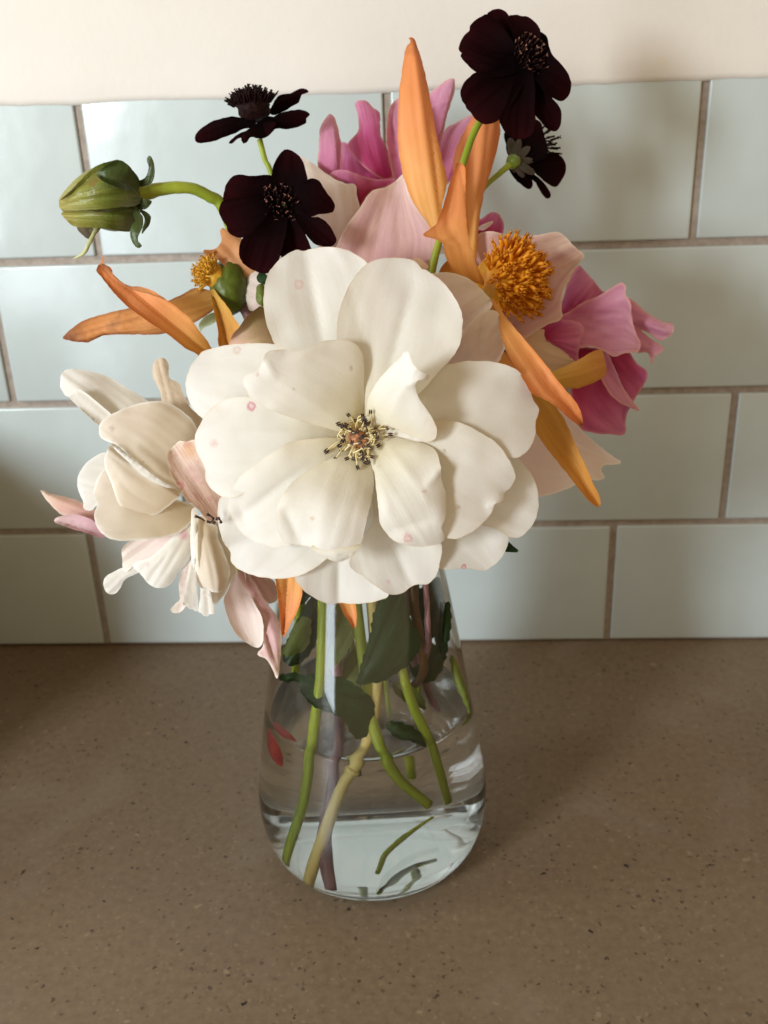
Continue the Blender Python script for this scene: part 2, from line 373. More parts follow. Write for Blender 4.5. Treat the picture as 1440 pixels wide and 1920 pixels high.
def shade_bin():
    # made-up lidded bin, unseen past the left edge, added to shade the lower left tiles
    o = empty('added_shade_bin', (-0.402, -0.135, 0.0), 'added brown lidded bin out of view at the left, shading the lower left tiles', 'shade blocker')
    m = plain_mat('tin', (0.20, 0.16, 0.12, 1), (0.24, 0.195, 0.15, 1), 30, 0.5)
    obj('body', box_mesh('body', -0.115, 0.115, -0.11, 0.12, 0.0005, 0.150, 0.014, 4), m, o)
    obj('lid', box_mesh('lid', -0.118, 0.118, -0.113, 0.123, 0.1505, 0.172, 0.009, 4), m, o)
    obj('handle', box_mesh('handle', -0.035, 0.035, -0.009, 0.009, 0.1722, 0.188, 0.006, 3), m, o)
def paint_mat():
    m, nt, p, out = newmat('cream_paint'); L = nt.links
    tc = N(nt, 'ShaderNodeTexCoord')
    a = N(nt, 'ShaderNodeTexNoise', i_Scale=14.0, i_Detail=4.0); L.new(tc.outputs['Object'], a.inputs['Vector'])
    c = ramp(nt, [(0.3, (0.69, 0.645, 0.585, 1)), (0.7, (0.73, 0.685, 0.625, 1))], a.outputs[0]).outputs[0]
    s = N(nt, 'ShaderNodeTexVoronoi', i_Scale=26.0); L.new(tc.outputs['Object'], s.inputs['Vector'])
    c = mixc(nt, ramp(nt, [(0.03, g(0.7)), (0.09, g(0))], s.outputs['Distance']).outputs[0], c, (0.73, 0.63, 0.45, 1))
    L.new(c, p.inputs['Base Color']); p.inputs['Roughness'].default_value = 0.75; p.inputs['Specular IOR Level'].default_value = 0.2
    f = N(nt, 'ShaderNodeTexNoise', i_Scale=220.0, i_Detail=3.0); L.new(tc.outputs['Object'], f.inputs['Vector'])
    b = N(nt, 'ShaderNodeBump', i_Strength=0.25, i_Distance=0.0006); L.new(f.outputs[0], b.inputs['Height']); L.new(b.outputs[0], p.inputs['Normal']); return m
def painted_wall():
    # plaster above the tiles; its lower edge is a hand-drawn, slightly wavy bead of paint
    vs, fs = [], []; n = 260
    prof = [(0.008, 0.0), (0.0008, 0.0), (-0.0010, 0.0012), (-0.0014, 0.0035), (-0.0006, 0.012), (0.0, 0.03), (0.0, 0.5)]
    for i in range(n + 1):
        x = -1.1 + 2.2 * i / n
        w = 0.0008 * noise.noise(Vector((x * 28, 3, 0))) + 0.0006 * noise.noise(Vector((x * 110, 9, 0)))
        for k, (y, z) in enumerate(prof):
            vs.append((x, y + (w * .6 if 1 < k < 5 else 0), 0.3112 + z + (w if k < 4 else 0)))
    m = len(prof)
    for i in range(n):
        for k in range(m - 1): fs.append((i * m + k, (i + 1) * m + k, (i + 1) * m + k + 1, i * m + k + 1))
    return mesh_from('painted_wall', vs, fs)
tag(obj('painted_wall', painted_wall(), paint_mat()), 'cream painted wall above the tiles', kind='structure')

# ------------------------------------------------------------------ vase and water
VC = at(703, 1578, 0); _d = MROT @ np.array([(703 - IW / 2) / FPX, -(1568 - IH / 2) / FPX, -1.0]); _t = -CAM[2] / _d[2]
VC = Vector((CAM[0] + _t * _d[0], CAM[1] + _t * _d[1], 0.0))
def lathe(name, prof, seg=128, loop=False):
    vs, fs = [], []
    for r, z in prof:
        for k in range(seg): a = 2 * math.pi * k / seg; vs.append((r * math.cos(a), r * math.sin(a), z))
    m = len(prof)
    for i in range(m if loop else m - 1):
        i2 = (i + 1) % m
        for k in range(seg): fs.append((i * seg + k, i * seg + (k + 1) % seg, i2 * seg + (k + 1) % seg, i2 * seg + k))
    if not loop:
        fs.append(tuple(range(seg))[::-1]); fs.append(tuple((m - 1) * seg + k for k in range(seg)))
    return mesh_from(name, vs, fs)
def prof_curve(pts, n=6): return [(c[0], c[1]) for c in bez(pts, n)]
OUT = [(0.0360, 0.0000), (0.0400, 0.0010), (0.0440, 0.0040), (0.0478, 0.0100), (0.0501, 0.0190), (0.0508, 0.0290), (0.0502, 0.0380), (0.0484, 0.0500), (0.0427, 0.0850), (0.0386, 0.1100), (0.0318, 0.1480), (0.0300, 0.1600), (0.0303, 0.1665)]
INN = [(max(r - 0.0023, .003), z) for r, z in OUT[4:]]
INN = [(0.0300, 0.0046), (0.0385, 0.0056), (0.0440, 0.0085), (0.0470, 0.0140)] + INN
oc, ic = prof_curve(OUT), prof_curve(INN)
def glass_mat(name, ior, col):
    m, nt, p, out = newmat(name)
    p.inputs['Base Color'].default_value = col; p.inputs['Transmission Weight'].default_value = 1.0
    p.inputs['Roughness'].default_value = 0.015; p.inputs['IOR'].default_value = ior; return m
tiny = lambda c, z: [(0.0004, z)] + c
gl = [(0.0004, 0.0014), (0.020, 0.0012), (0.033, 0.0006)] + oc + [(0.0299, 0.1675), (0.0290, 0.1675)] + [(r, z) for r, z in ic[::-1]] + [(0.015, 0.0044), (0.0004, 0.0044)]
vase_me = lathe('vase', gl)
vase = tag(obj('vase', vase_me, glass_mat('clear_glass', 1.47, (0.985, 0.992, 0.985, 1))), 'clear conical glass vase with a bulbous base standing on the counter', 'vase')
vase.location = VC + Vector((0, 0, 0.0003))
WZ = 0.0760
wr = [(r + 0.00035, z) for r, z in ic if z < WZ - .004]
rW = np.interp(WZ, [z for r, z in ic], [r for r, z in ic])
wp_ = [(0.0004, 0.0040), (0.016, 0.0040)] + [(r, z - 0.0003) for r, z in wr] + [(rW + 0.0005, WZ - .002), (rW + .0003, WZ + .0006), (rW - .0012, WZ + .0002), (rW - .004, WZ), (0.0004, WZ)]
water = tag(obj('water', lathe('water', wp_), glass_mat('water', 1.333, (0.99, 0.995, 0.985, 1))), 'clear water filling the lower half of the glass vase', 'water')
water.location = VC + Vector((0, 0, 0.0003))
def front(px, py, inset=.004):
    '''a point just inside the front of the glass, on the sight line of a photo pixel'''
    d = MROT @ np.array([(px - IW / 2) / FPX, -(py - IH / 2) / FPX, -1.0]); rr = [r for r, z in ic]; zz = [z for r, z in ic]
    for k in range(3000):
        p = CAM + d * (.34 + k * .0001); r = math.hypot(p[0] - VC.x, p[1] - VC.y)
        if p[2] < .006 or (r < np.interp(p[2], zz, rr) - inset and p[2] < .17): break
    return Vector(p)
shade_bin()
def inv(dx, dy, z): return VC + Vector((dx, dy, z))       # a point inside the vase, from its axis

# ------------------------------------------------------------------ petal colours
WHITE = [(0.0, (0.82, 0.75, 0.50, 1)), (0.22, (0.85, 0.80, 0.65, 1)), (0.5, (0.86, 0.83, 0.755, 1)), (1.0, (0.865, 0.842, 0.805, 1))]
def spot(z, x, y, D, rad, ring=True, c=(0.62, 0.16, 0.22, 1)): return (*z.one(x, y), rad, ring, c)
def rose_spots():
    S = []
    for x, y, D, r, ring, c in [(270, 662, .3445, .0019, True, (0.66, 0.10, 0.20, 1)), (453, 192, .3545, .0022, True, (0.84, 0.58, 0.52, 1)), (876, 1172, .340, .0019, True, (0.78, 0.42, 0.42, 1)),
        (126, 805, .345, .0019, False, (0.78, 0.45, 0.40, 1)), (1090, 1282, .355, .0014, True, (0.66, 0.14, 0.28, 1)), (798, 1340, .356, .0012, False, (0.80, 0.42, 0.45, 1)),
        (1068, 1052, .345, .0012, False, (0.55, 0.30, 0.22, 1)), (655, 517, .3405, .0009, False, (0.45, 0.22, 0.25, 1)), (295, 537, .339, .0011, False, (0.60, 0.38, 0.36, 1)), (505, 1095, .340, .0010, False, (0.65, 0.40, 0.18, 1)), (1015, 832, .347, .0009, False, (0.30, 0.22, 0.12, 1)), (938, 990, .339, .0008, False, (0.7, 0.3, 0.36, 1)), (215, 445, .355, .0018, True, (0.75, 0.60, 0.52, 1)), (432, 597, .34, .0007, False, (0.5, 0.4, 0.3, 1))]:
        S.append((*ZR.one(x, y), r, ring, c))
    return S
M_ROSE = petal_mat('white_rose_petal', WHITE, transl=0.45, vein=0.07, veincol=(0.84, 0.75, 0.60, 1), edge=((0.84, 0.74, 0.60, 1), 0.09, 0.55), spots=rose_spots(), fleck=((0.80, 0.66, 0.52, 1), 55.0, 0.66, 0.35), bump=0.2, veinscale=11)
M_WHITE = petal_mat('white_petal', [(0.0, (0.80, 0.71, 0.53, 1)), (0.4, (0.84, 0.79, 0.69, 1)), (1.0, (0.86, 0.83, 0.78, 1))], transl=0.45, vein=0.08, veincol=(0.80, 0.68, 0.60, 1), edge=((0.93, 0.92, 0.88, 1), 0.2, 0.8), bump=0.15, spots=[spot(ZF, 625, 1205, .376, .0012, False, (0.74, 0.5, 0.5, 1)), spot(ZF, 820, 1045, .372, .0026, False, (0.72, 0.22, 0.34, 1))])  # pale rim colour stands in for light catching the petal edges
M_ROSE2 = petal_mat('cream_rose_petal', [(0.0, (0.82, 0.70, 0.50, 1)), (0.4, (0.86, 0.77, 0.62, 1)), (1.0, (0.87, 0.80, 0.71, 1))], transl=0.5, vein=0.05, veincol=(0.76, 0.60, 0.46, 1), edge=((0.97, 0.95, 0.90, 1), 0.13, 1.0),  # near-white rim: the bright lit edge line is put into the petal colour
    spots=[spot(ZF, 432, 468, .366, .0014, False, (0.5, 0.33, 0.28, 1)), spot(ZF, 820, 1045, .372, .0030, False, (0.72, 0.22, 0.34, 1)), spot(ZF, 600, 650, .362, .0006, False, (0.35, 0.22, 0.1, 1)), spot(ZF, 625, 1205, .376, .0016, True, (0.74, 0.5, 0.5, 1))], bump=0.10)
M_SPOTTED = petal_mat('spotted_pink_petal', [(0.0, (0.74, 0.50, 0.36, 1)), (0.5, (0.80, 0.60, 0.50, 1)), (1.0, (0.82, 0.66, 0.55, 1))], transl=0.4, vein=0.15, veincol=(0.66, 0.36, 0.28, 1), edge=((0.9, 0.84, 0.7, 1), 0.1, 0.7),
    spots=[spot(ZF, 797, 783, .353, .0020, True, (0.70, 0.20, 0.24, 1)), spot(ZF, 860, 690, .353, .0026, False, (0.62, 0.36, 0.32, 1)), spot(ZF, 850, 590, .353, .0040, False, (0.72, 0.38, 0.10, 1)), spot(ZF, 880, 740, .353, .0020, False, (0.66, 0.4, 0.36, 1)), spot(ZF, 960, 850, .353, .0016, False, (0.64, 0.33, 0.3, 1))],
    fleck=((0.70, 0.40, 0.33, 1), 210.0, 0.62, 0.7), bump=0.6)
M_BLUSH = petal_mat('blush_petal', [(0.0, (0.72, 0.42, 0.36, 1)), (0.35, (0.80, 0.53, 0.49, 1)), (0.75, (0.85, 0.63, 0.58, 1)), (1.0, (0.89, 0.74, 0.63, 1))], transl=0.38, vein=0.60, veincol=(0.58, 0.29, 0.35, 1), edge=((0.92, 0.84, 0.70, 1), 0.14, 0.6), bump=0.35, veinscale=9)
M_PALE = petal_mat('pale_pink_petal', [(0.0, (0.80, 0.62, 0.56, 1)), (0.5, (0.84, 0.70, 0.64, 1)), (1.0, (0.88, 0.80, 0.72, 1))], transl=0.38, vein=0.22, veincol=(0.72, 0.46, 0.46, 1), edge=((0.92, 0.88, 0.80, 1), 0.12, 0.6), bump=0.3, veinscale=9)
M_APRICOT = petal_mat('apricot_petal', [(0.0, (0.78, 0.44, 0.20, 1)), (0.5, (0.80, 0.43, 0.20, 1)), (1.0, (0.74, 0.36, 0.14, 1))], transl=0.34, vein=0.3, veincol=(0.66, 0.28, 0.12, 1), bump=0.4, veinscale=8)
M_PEACH = petal_mat('peach_petal', [(0.0, (0.76, 0.52, 0.32, 1)), (0.5, (0.80, 0.60, 0.42, 1)), (1.0, (0.80, 0.60, 0.40, 1))], transl=0.3, vein=0.2, veincol=(0.70, 0.46, 0.36, 1), edge=((0.8, 0.6, 0.36, 1), 0.12, 0.7), veinscale=8)
M_ORANGE = petal_mat('orange_petal', [(0.0, (0.88, 0.55, 0.14, 1)), (0.3, (0.90, 0.50, 0.165, 1)), (0.6, (0.90, 0.43, 0.17, 1)), (0.93, (0.86, 0.36, 0.13, 1)), (1.0, (0.50, 0.15, 0.05, 1))], transl=0.42, vein=0.45, veincol=(0.74, 0.26, 0.06, 1), edge=((0.66, 0.23, 0.05, 1), 0.16, 0.5), bump=0.3, veinscale=8, rough=0.5)
M_ORANGE_DRY = petal_mat('drying_orange_petal', [(0.0, (0.78, 0.48, 0.13, 1)), (0.4, (0.80, 0.40, 0.14, 1)), (0.8, (0.74, 0.32, 0.10, 1)), (0.93, (0.40, 0.15, 0.05, 1)), (1.0, (0.16, 0.05, 0.03, 1))], transl=0.34, vein=0.42, veincol=(0.48, 0.18, 0.06, 1), edge=((0.42, 0.13, 0.05, 1), 0.16, 0.7), fleck=((0.40, 0.16, 0.06, 1), 90.0, 0.63, 0.6), bump=0.8, veinscale=8, rough=0.55)
M_YELLOW = petal_mat('ochre_petal', [(0.0, (0.70, 0.45, 0.08, 1)), (0.5, (0.72, 0.40, 0.09, 1)), (1.0, (0.70, 0.32, 0.07, 1))], transl=0.34, vein=0.4, veincol=(0.55, 0.24, 0.04, 1), bump=0.6, veinscale=7)
M_PINK = petal_mat('pink_petal', [(0.0, (0.42, 0.008, 0.05, 1)), (0.3, (0.55, 0.035, 0.14, 1)), (0.65, (0.70, 0.17, 0.36, 1)), (1.0, (0.78, 0.34, 0.52, 1))], transl=0.42, vein=0.55, veincol=(0.40, 0.03, 0.15, 1), edge=((0.80, 0.42, 0.44, 1), 0.12, 0.6), bump=0.5, veinscale=7)
M_PINKL = petal_mat('light_pink_petal', [(0.0, (0.68, 0.18, 0.33, 1)), (0.4, (0.78, 0.33, 0.50, 1)), (1.0, (0.84, 0.51, 0.64, 1))], transl=0.42, vein=0.50, veincol=(0.58, 0.17, 0.38, 1), edge=((0.86, 0.56, 0.48, 1), 0.14, 0.7), bump=0.7, veinscale=8)
M_MAROON = petal_mat('maroon_petal', [(0.0, (0.003, 0.0010, 0.0013, 1)), (0.45, (0.006, 0.0011, 0.0016, 1)), (0.8, (0.014, 0.0012, 0.0019, 1)), (1.0, (0.022, 0.0016, 0.0024, 1))], transl=0.3, vein=0.35, veincol=(0.006, 0.001, 0.0016, 1), rough=0.85, sheen=0.0, bump=0.5, spec=0.05, veinscale=7)
M_STEMG = plain_mat('green_stem', srgb(120, 138, 30), srgb(150, 160, 50), 90, 0.42, (1, 1, .15), 0.3)
M_STEMD = plain_mat('dark_green_stem', srgb(70, 92, 22), srgb(105, 120, 38), 90, 0.45, (1, 1, .15), 0.3)
M_STEMT = plain_mat('tan_stem', srgb(190, 165, 90), srgb(205, 190, 120), 110, 0.5, (1, 1, .2), 0.3)
M_STEMP = plain_mat('purple_stem', srgb(82, 52, 52), srgb(150, 112, 112), 90, 0.5, (1, 1, .2), 0.3)
M_STEMB = plain_mat('brown_stem', srgb(64, 44, 24), srgb(110, 78, 36), 90, 0.5, (1, 1, .2), 0.3)
M_LEAF = petal_mat('leaf', [(0.0, (0.012, 0.042, 0.006, 1)), (1.0, (0.006, 0.028, 0.005, 1))], transl=0.18, vein=0.35, veincol=(0.028, 0.07, 0.012, 1), bump=0.7, rough=0.45, veinscale=6, spec=0.25)
M_LEAFY = petal_mat('yellow_leaf', [(0.0, (0.16, 0.19, 0.03, 1)), (1.0, (0.12, 0.16, 0.03, 1))], transl=0.3, vein=0.3, veincol=(0.22, 0.22, 0.05, 1), bump=0.6, rough=0.4, veinscale=6)
M_DARKST = plain_mat('maroon_stamen', (0.006, 0.002, 0.002, 1), (0.020, 0.006, 0.005, 1), 900, 0.6, spec=0.08)
M_COPPER = plain_mat('copper_pollen', (0.04, 0.012, 0.010, 1), (0.34, 0.13, 0.08, 1), 900, 0.35, spec=0.5)
M_FILAMENT = plain_mat('cream_filament', (0.86, 0.72, 0.36, 1), (0.90, 0.80, 0.50, 1), 300, 0.5, transl=0.25)
M_ANTHER = plain_mat('brown_anther', (0.02, 0.010, 0.007, 1), (0.075, 0.035, 0.022, 1), 900, 0.5)
M_CARPEL = plain_mat('rose_carpel', (0.30, 0.11, 0.05, 1), (0.56, 0.28, 0.13, 1), 700, 0.5)
M_FLORET = plain_mat('orange_floret', (0.84, 0.33, 0.012, 1), (0.92, 0.48, 0.03, 1), 260, 0.45, transl=0.32, bump=0.3)
M_FLORETY = plain_mat('yellow_floret', (0.72, 0.33, 0.02, 1), (0.85, 0.52, 0.06, 1), 260, 0.45, transl=0.25)

# ------------------------------------------------------------------ the big white rose
def flower(name, label, cat, px, py, D, group=None): return empty(name, at(px, py, D), label, cat, group)
def P(parent, mat, z, pts, base, tip, d, **kw):
    if 'folds' in kw: kw['folds'] = [(*z.one(a, b), c * z.k, e * z.k, f, w) for a, b, c, e, f, w in kw['folds']]
    return petal(parent, mat, z(pts), z.one(*base), z.one(*tip), d, **kw)
G_ROSE = 'open cream white roses'
rose = flower('white_rose', 'large open cream white rose facing the viewer with dark tipped stamens in its middle', 'rose', 680, 815, .356, G_ROSE)
B = (690, 790)
# back ring
P(rose, M_ROSE, ZR, [(690,720),(560,600),(440,480),(375,440),(345,390),(322,310),(318,230),(338,145),(385,92),(440,58),(470,63),(500,56),(560,47),(620,53),(670,75),(715,108),(770,200),(790,400),(760,600)], B, (520,50), (.358,.3550,.3615), cup=-.003, ruffle=.0020, folds=[(520,300,-60,-330,.0016,14)])
P(rose, M_ROSE, ZR, [(660,760),(560,640),(470,500),(430,445),(370,424),(280,419),(180,425),(85,450),(60,475),(35,510),(17,560),(22,620),(45,670),(85,710),(200,740),(400,780)], B, (20,570), (.359,.3535,.359), cup=.0015, ruffle=.0022, folds=[(516,690,-120,-40,-.0012,12)])
P(rose, M_ROSE, ZR, [(800,850),(1000,800),(1150,790),(1250,830),(1300,865),(1345,915),(1370,970),(1378,1040),(1365,1100),(1335,1145),(1300,1168),(1265,1165),(1210,1135),(1100,1100),(900,950)], B, (1380,1080), (.361,.3575,.3645), cup=-.002, ruffle=.0026, folds=[(930,915,-140,160,.0012,10)])
P(rose, M_ROSE, ZR, [(780,850),(1000,1000),(1200,1060),(1240,1120),(1262,1170),(1258,1200),(1240,1240),(1205,1275),(1160,1298),(1110,1288),(1050,1290),(1000,1287),(940,1250),(820,1000)], B, (1180,1300), (.3625,.3595,.3655), cup=-.0015, ruffle=.0022)
P(rose, M_ROSE, ZR, [(700,900),(560,1150),(500,1262),(440,1320),(470,1370),(520,1405),(580,1425),(610,1420),(640,1423),(700,1423),(760,1412),(800,1388),(790,1300),(760,1100)], B, (620,1425), (.3625,.3590,.3645), cup=-.003, ruffle=.002, folds=[(606,1330,0,140,.0030,11)])
P(rose, M_ROSE, ZR, [(720,850),(740,1100),(690,1180),(655,1240),(650,1280),(690,1310),(740,1350),(800,1386),(850,1384),(880,1362),(905,1350),(955,1345),(985,1310),(1000,1250),(1002,1190),(920,1100),(820,950)], B, (840,1390), (.3605,.3560,.3610), cup=-.002, ruffle=.0022, folds=[(860,1290,60,120,.0016,12)])
P(rose, M_ROSE, ZR, [(660,850),(400,900),(180,1005),(150,1015),(140,1070),(145,1130),(165,1190),(190,1225),(190,1260),(220,1290),(280,1315),(360,1328),(430,1322),(490,1300),(555,1256),(620,1180),(690,950)], B, (260,1310), (.361,.3565,.3610), cup=-.002, ruffle=.0022, folds=[(230,1190,120,-20,.0012,10)])
# middle ring
P(rose, M_ROSE, ZR, [(700,740),(620,560),(600,400),(605,310),(640,210),(690,135),(740,100),(800,90),(850,90),(900,102),(925,130),(940,135),(1000,175),(1050,235),(1078,290),(1085,340),(1075,420),(1040,480),(1000,520),(950,580),(870,660),(770,740)], B, (850,88), (.3545,.3480,.3560), cup=-.0028, ruffle=.0016, folds=[(840,380,-60,220,.0014,10),(680,330,60,260,.0010,20)])
P(rose, M_ROSE, ZR, [(740,760),(830,650),(910,600),(960,550),(1010,510),(1080,490),(1160,487),(1230,495),(1290,520),(1335,570),(1358,640),(1379,675),(1366,720),(1365,770),(1345,820),(1300,858),(1200,850),(1100,830),(960,800),(830,790)], B, (1370,680), (.3555,.3485,.3560), cup=-.0020, ruffle=.0018, folds=[(1180,690,220,-30,.0008,8)])
P(rose, M_ROSE, ZR, [(670,790),(560,730),(480,700),(400,670),(320,640),(270,628),(220,625),(170,635),(120,665),(80,715),(55,770),(52,810),(65,850),(90,900),(95,950),(120,985),(175,1015),(240,1000),(340,940),(500,870),(640,830)], B, (52,820), (.3545,.3490,.3535), cup=-.0012, ruffle=.0016, folds=[(400,770,-180,10,-.0007,14)])
P(rose, M_ROSE, ZR, [(760,780),(850,735),(950,722),(1030,718),(1100,735),(1150,760),(1200,790),(1240,830),(1275,890),(1288,935),(1275,970),(1245,1000),(1246,1030),(1210,1038),(1195,1075),(1160,1115),(1115,1150),(1060,1172),(1020,1168),(980,1130),(930,1000),(860,870)], B, (1230,1090), (.3535,.3465,.3520), cup=-.0012, ruffle=.0022, folds=[(1215,1035,40,-20,-.0030,9)])
P(rose, M_ROSE, ZR, [(670,800),(600,785),(540,783),(480,790),(420,800),(350,840),(290,880),(240,920),(205,960),(185,1000),(178,1045),(195,1090),(215,1130),(250,1165),(300,1190),(360,1207),(390,1203),(440,1180),(570,1000),(670,850)], B, (200,1140), (.3530,.3465,.3520), cup=-.0012, ruffle=.0018, folds=[(330,1010,-140,110,.0012,10),(230,1070,30,60,.001,9)])
# inner ring
P(rose, M_ROSE, ZR, [(700,670),(706,590),(705,520),(695,450),(660,415),(610,405),(550,410),(500,428),(440,450),(400,443),(332,453),(312,490),(290,525),(250,538),(237,570),(250,600),(270,635),(310,660),(380,690),(450,715),(520,735),(600,757),(660,775),(690,760)], (690,760), (300,480), (.3520,.3395,.3350), cup=.0030, ruffle=.0016, folds=[(330,500,40,60,-.0016,12)])
P(rose, M_ROSE, ZR, [(720,840),(745,920),(752,990),(760,1060),(765,1110),(790,1150),(820,1180),(860,1195),(910,1203),(960,1200),(1000,1190),(1016,1170),(1003,1130),(1015,1100),(1022,1060),(1020,1000),(1005,950),(1000,890),(985,840),(960,815),(900,795),(830,785),(770,790)], (700,800), (950,1195), (.3530,.3405,.3435), cup=.0020, ruffle=.0022, folds=[(860,900,110,150,-.0012,16),(985,920,-50,60,-.0020,9),(880,1120,110,-30,.0014,16)])
P(rose, M_ROSE, ZR, [(640,850),(570,865),(500,905),(440,945),(400,990),(372,1040),(365,1090),(372,1140),(395,1185),(430,1195),(500,1205),(540,1235),(580,1255),(600,1262),(640,1250),(680,1215),(700,1170),(715,1100),(735,1020),(742,950),(735,890),(710,850)], (680,820), (540,1240), (.3525,.3385,.3415), cup=.0020, ruffle=.0018, folds=[(430,1130,40,80,.0024,12),(560,1000,-50,150,-.0008,20)])
P(rose, M_ROSE, ZR, [(500,1203),(540,1195),(600,1200),(660,1195),(690,1200),(672,1222),(640,1250),(602,1263),(570,1252),(535,1233)], (600,1190), (600,1263), (.3408,.3392,.3412), cup=.0006, ruffle=.0008)
P(rose, M_ROSE, ZR, [(715,730),(712,680),(720,630),(735,600),(770,550),(800,515),(840,480),(872,450),(890,490),(920,525),(957,543),(948,562),(920,560),(903,572),(908,610),(925,645),(945,670),(970,710),(985,750),(980,785),(955,797),(900,780),(850,758),(800,738),(755,735)], (710,750), (900,520), (.3510,.3375,.3275), cup=.0024, ruffle=.0014, folds=[(860,600,-70,130,-.0010,18),(905,570,50,-15,-.0028,10)])
P(rose, M_ROSE, ZR, [(770,735),(820,728),(870,750),(940,785),(975,792),(940,800),(880,790),(820,775),(770,770)], (740,760), (960,795), (.3512,.3455,.3440), cup=.001, ruffle=.0012)
# sepals and stem behind the bloom
P(rose, M_LEAF, ZR, [(1255,1180),(1275,1195),(1300,1222),(1265,1224),(1235,1215),(1180,1190),(1150,1150)], (1180,1170), (1300,1222), (.372,.371,.370))
stem(rose, [(690,830,.360), (700,860,.375), (715,930,.392), inv(.004, -.008, .150), inv(.006, -.018, .105), front(688, 1390, .010), front(640, 1480, .005), front(586, 1648, .003)], [.0040, .0024, .0022, .0022, .0022, .0023, .0024, .0026], M_STEMT)
def node_ring(parent, c, d, r, mat):
    vs, fs = tube([c - d * .0016, c - d * .0006, c + d * .0006, c + d * .0016], [r * .9, r * 1.28, r * 1.22, r * .9], 12, 3, .15, 3); o0 = base_of(parent)
    obj('node', mesh_from('node', [v - o0 for v in vs], fs), mat, parent)
node_ring(rose, front(662, 1440, .0062), (front(640, 1480, .005) - front(688, 1390, .010)).normalized(), .0024, M_STEMT)
# carpel and stamens
def blob(name, parent, centre, rad, mat, n=14, sq=(1, 1, 1), bump=.25, fr=900):
    bm = bmesh.new(); bmesh.ops.create_uvsphere(bm, u_segments=n * 2, v_segments=n, radius=1)
    o0 = centre - base_of(parent)
    for v in bm.verts:
        c = v.co.copy(); k = 1 + bump * noise.noise(c * 3.1 + centre * fr)
        v.co = o0 + (RIGHT * c.x * sq[0] + UP * c.y * sq[1] + BACK * c.z * sq[2]) * rad * k
    me = bpy.data.meshes.new(name); bm.to_mesh(me); bm.free()
    me.polygons.foreach_set('use_smooth', [True] * len(me.polygons)); return obj(name, me, mat, parent)
rc = (672, 822)
car = blob('carpel', rose, at(*rc, .3505), .0038, M_CARPEL, 16, (1, .95, .7), .3)
nub_v, nub_f = [], []
def cam_vec(x, y, z): return RIGHT * x + UP * y + BACK * z       # right, up, toward the viewer
for k in range(62):
    a = rnd.uniform(0, 2 * math.pi); el = rnd.uniform(.35, 1.3)
    if k < 14:                                   # the loose stamens lying low at the left and below
        a = rnd.choice([rnd.uniform(2.4, 3.7), rnd.uniform(3.9, 5.0)]); el = rnd.uniform(.15, .5)
    L = rnd.uniform(.0050, .0092)
    p0 = at(rc[0] + 15 * math.cos(a), rc[1] - 15 * math.sin(a), .3500)
    dr = cam_vec(math.cos(a) * math.cos(el), math.sin(a) * math.cos(el), math.sin(el))
    sw = cam_vec(-math.sin(a), math.cos(a), 0) * rnd.uniform(-.0055, .0055)
    curl = cam_vec(-math.cos(a), -math.sin(a), .2) * rnd.uniform(-.002, .0065)
    p1 = p0 + dr * L * .55 + sw * .4 + cam_vec(0, 0, .0008); p2 = p0 + dr * L + sw + curl
    vs, fs = tube([p0, p1, p2], [.00027, .00024, .00018], seg=6, n=6)
    o0 = base_of(rose); st = obj('stamen', mesh_from('stamen', [v - o0 for v in vs], fs), M_FILAMENT, rose)
    ad = (p2 - p1).normalized(); q = Quaternion((rnd.uniform(-1, 1), rnd.uniform(-1, 1), rnd.uniform(-1, 1)), rnd.uniform(0, 1.2)); ad = q @ ad
    ax2 = ad.cross(BACK).normalized() * .00030
    vs, fs = [], []
    for sgn in (-1, 1):
        a_, b_ = tube([p2 - ad * .0009 + ax2 * sgn, p2 - ad * .0004 + ax2 * sgn, p2 + ad * .0004 + ax2 * sgn, p2 + ad * .0010 + ax2 * sgn], [.0001, .00030, .00028, .0001], seg=6, n=2)
        fs += [tuple(i + len(vs) for i in f) for f in b_]; vs += a_
    obj('anther', mesh_from('anther', [v - o0 for v in vs], fs), M_ANTHER, st)

# ------------------------------------------------------------------ white rose hanging at the left
r2 = flower('white_rose', 'half open cream white rose drooping to the left beside the largest rose', 'rose', 345, 960, .372, G_ROSE)
B2 = (890, 900)
P(r2, petal_mat('tan_petal', [(0.0, (0.74, 0.62, 0.46, 1)), (1.0, (0.70, 0.57, 0.42, 1))], transl=.3, vein=.15, veincol=(.6, .46, .32, 1), bump=.3), ZF, [(690,360),(700,320),(690,270),(665,220),(650,170),(655,120),(680,95),(715,92),(738,130),(743,200),(790,222),(820,290),(850,350),(915,410),(960,470),(930,640),(850,560),(780,430)], B2, (695,90), (.376,.372,.377), cup=.001, ruffle=.002)
P(r2, M_WHITE, ZF, [(395,600),(330,625),(275,680),(247,740),(250,800),(275,860),(280,905),(320,915),(360,880),(480,870),(520,760),(440,640)], B2, (250,760), (.378,.378,.380), cup=.002)
P(r2, M_WHITE, ZF, [(155,190),(180,155),(240,150),(330,165),(420,195),(510,250),(620,318),(700,400),(760,520),(600,520),(480,450),(420,400),(330,320),(270,272),(200,300),(160,265)], B2, (155,210), (.376,.369,.366), cup=.003, ruffle=.002)
P(r2, M_WHITE, ZF, [(200,300),(225,272),(262,262),(300,285),(360,335),(430,395),(470,430),(480,520),(420,500),(360,455),(300,405),(240,345)], (900,800), (200,290), (.374,.367,.362), cup=-.001, ruffle=.001)
P(r2, M_ROSE2, ZF, [(360,470),(370,440),(420,400),(480,370),(560,340),(640,325),(710,325),(780,355),(840,400),(880,450),(905,540),(900,700),(850,850),(790,810),(760,790),(700,755),(600,680),(520,610),(450,555),(415,545),(375,525)], B2, (370,480), (.372,.361,.358), cup=.005, ruffle=.0014)
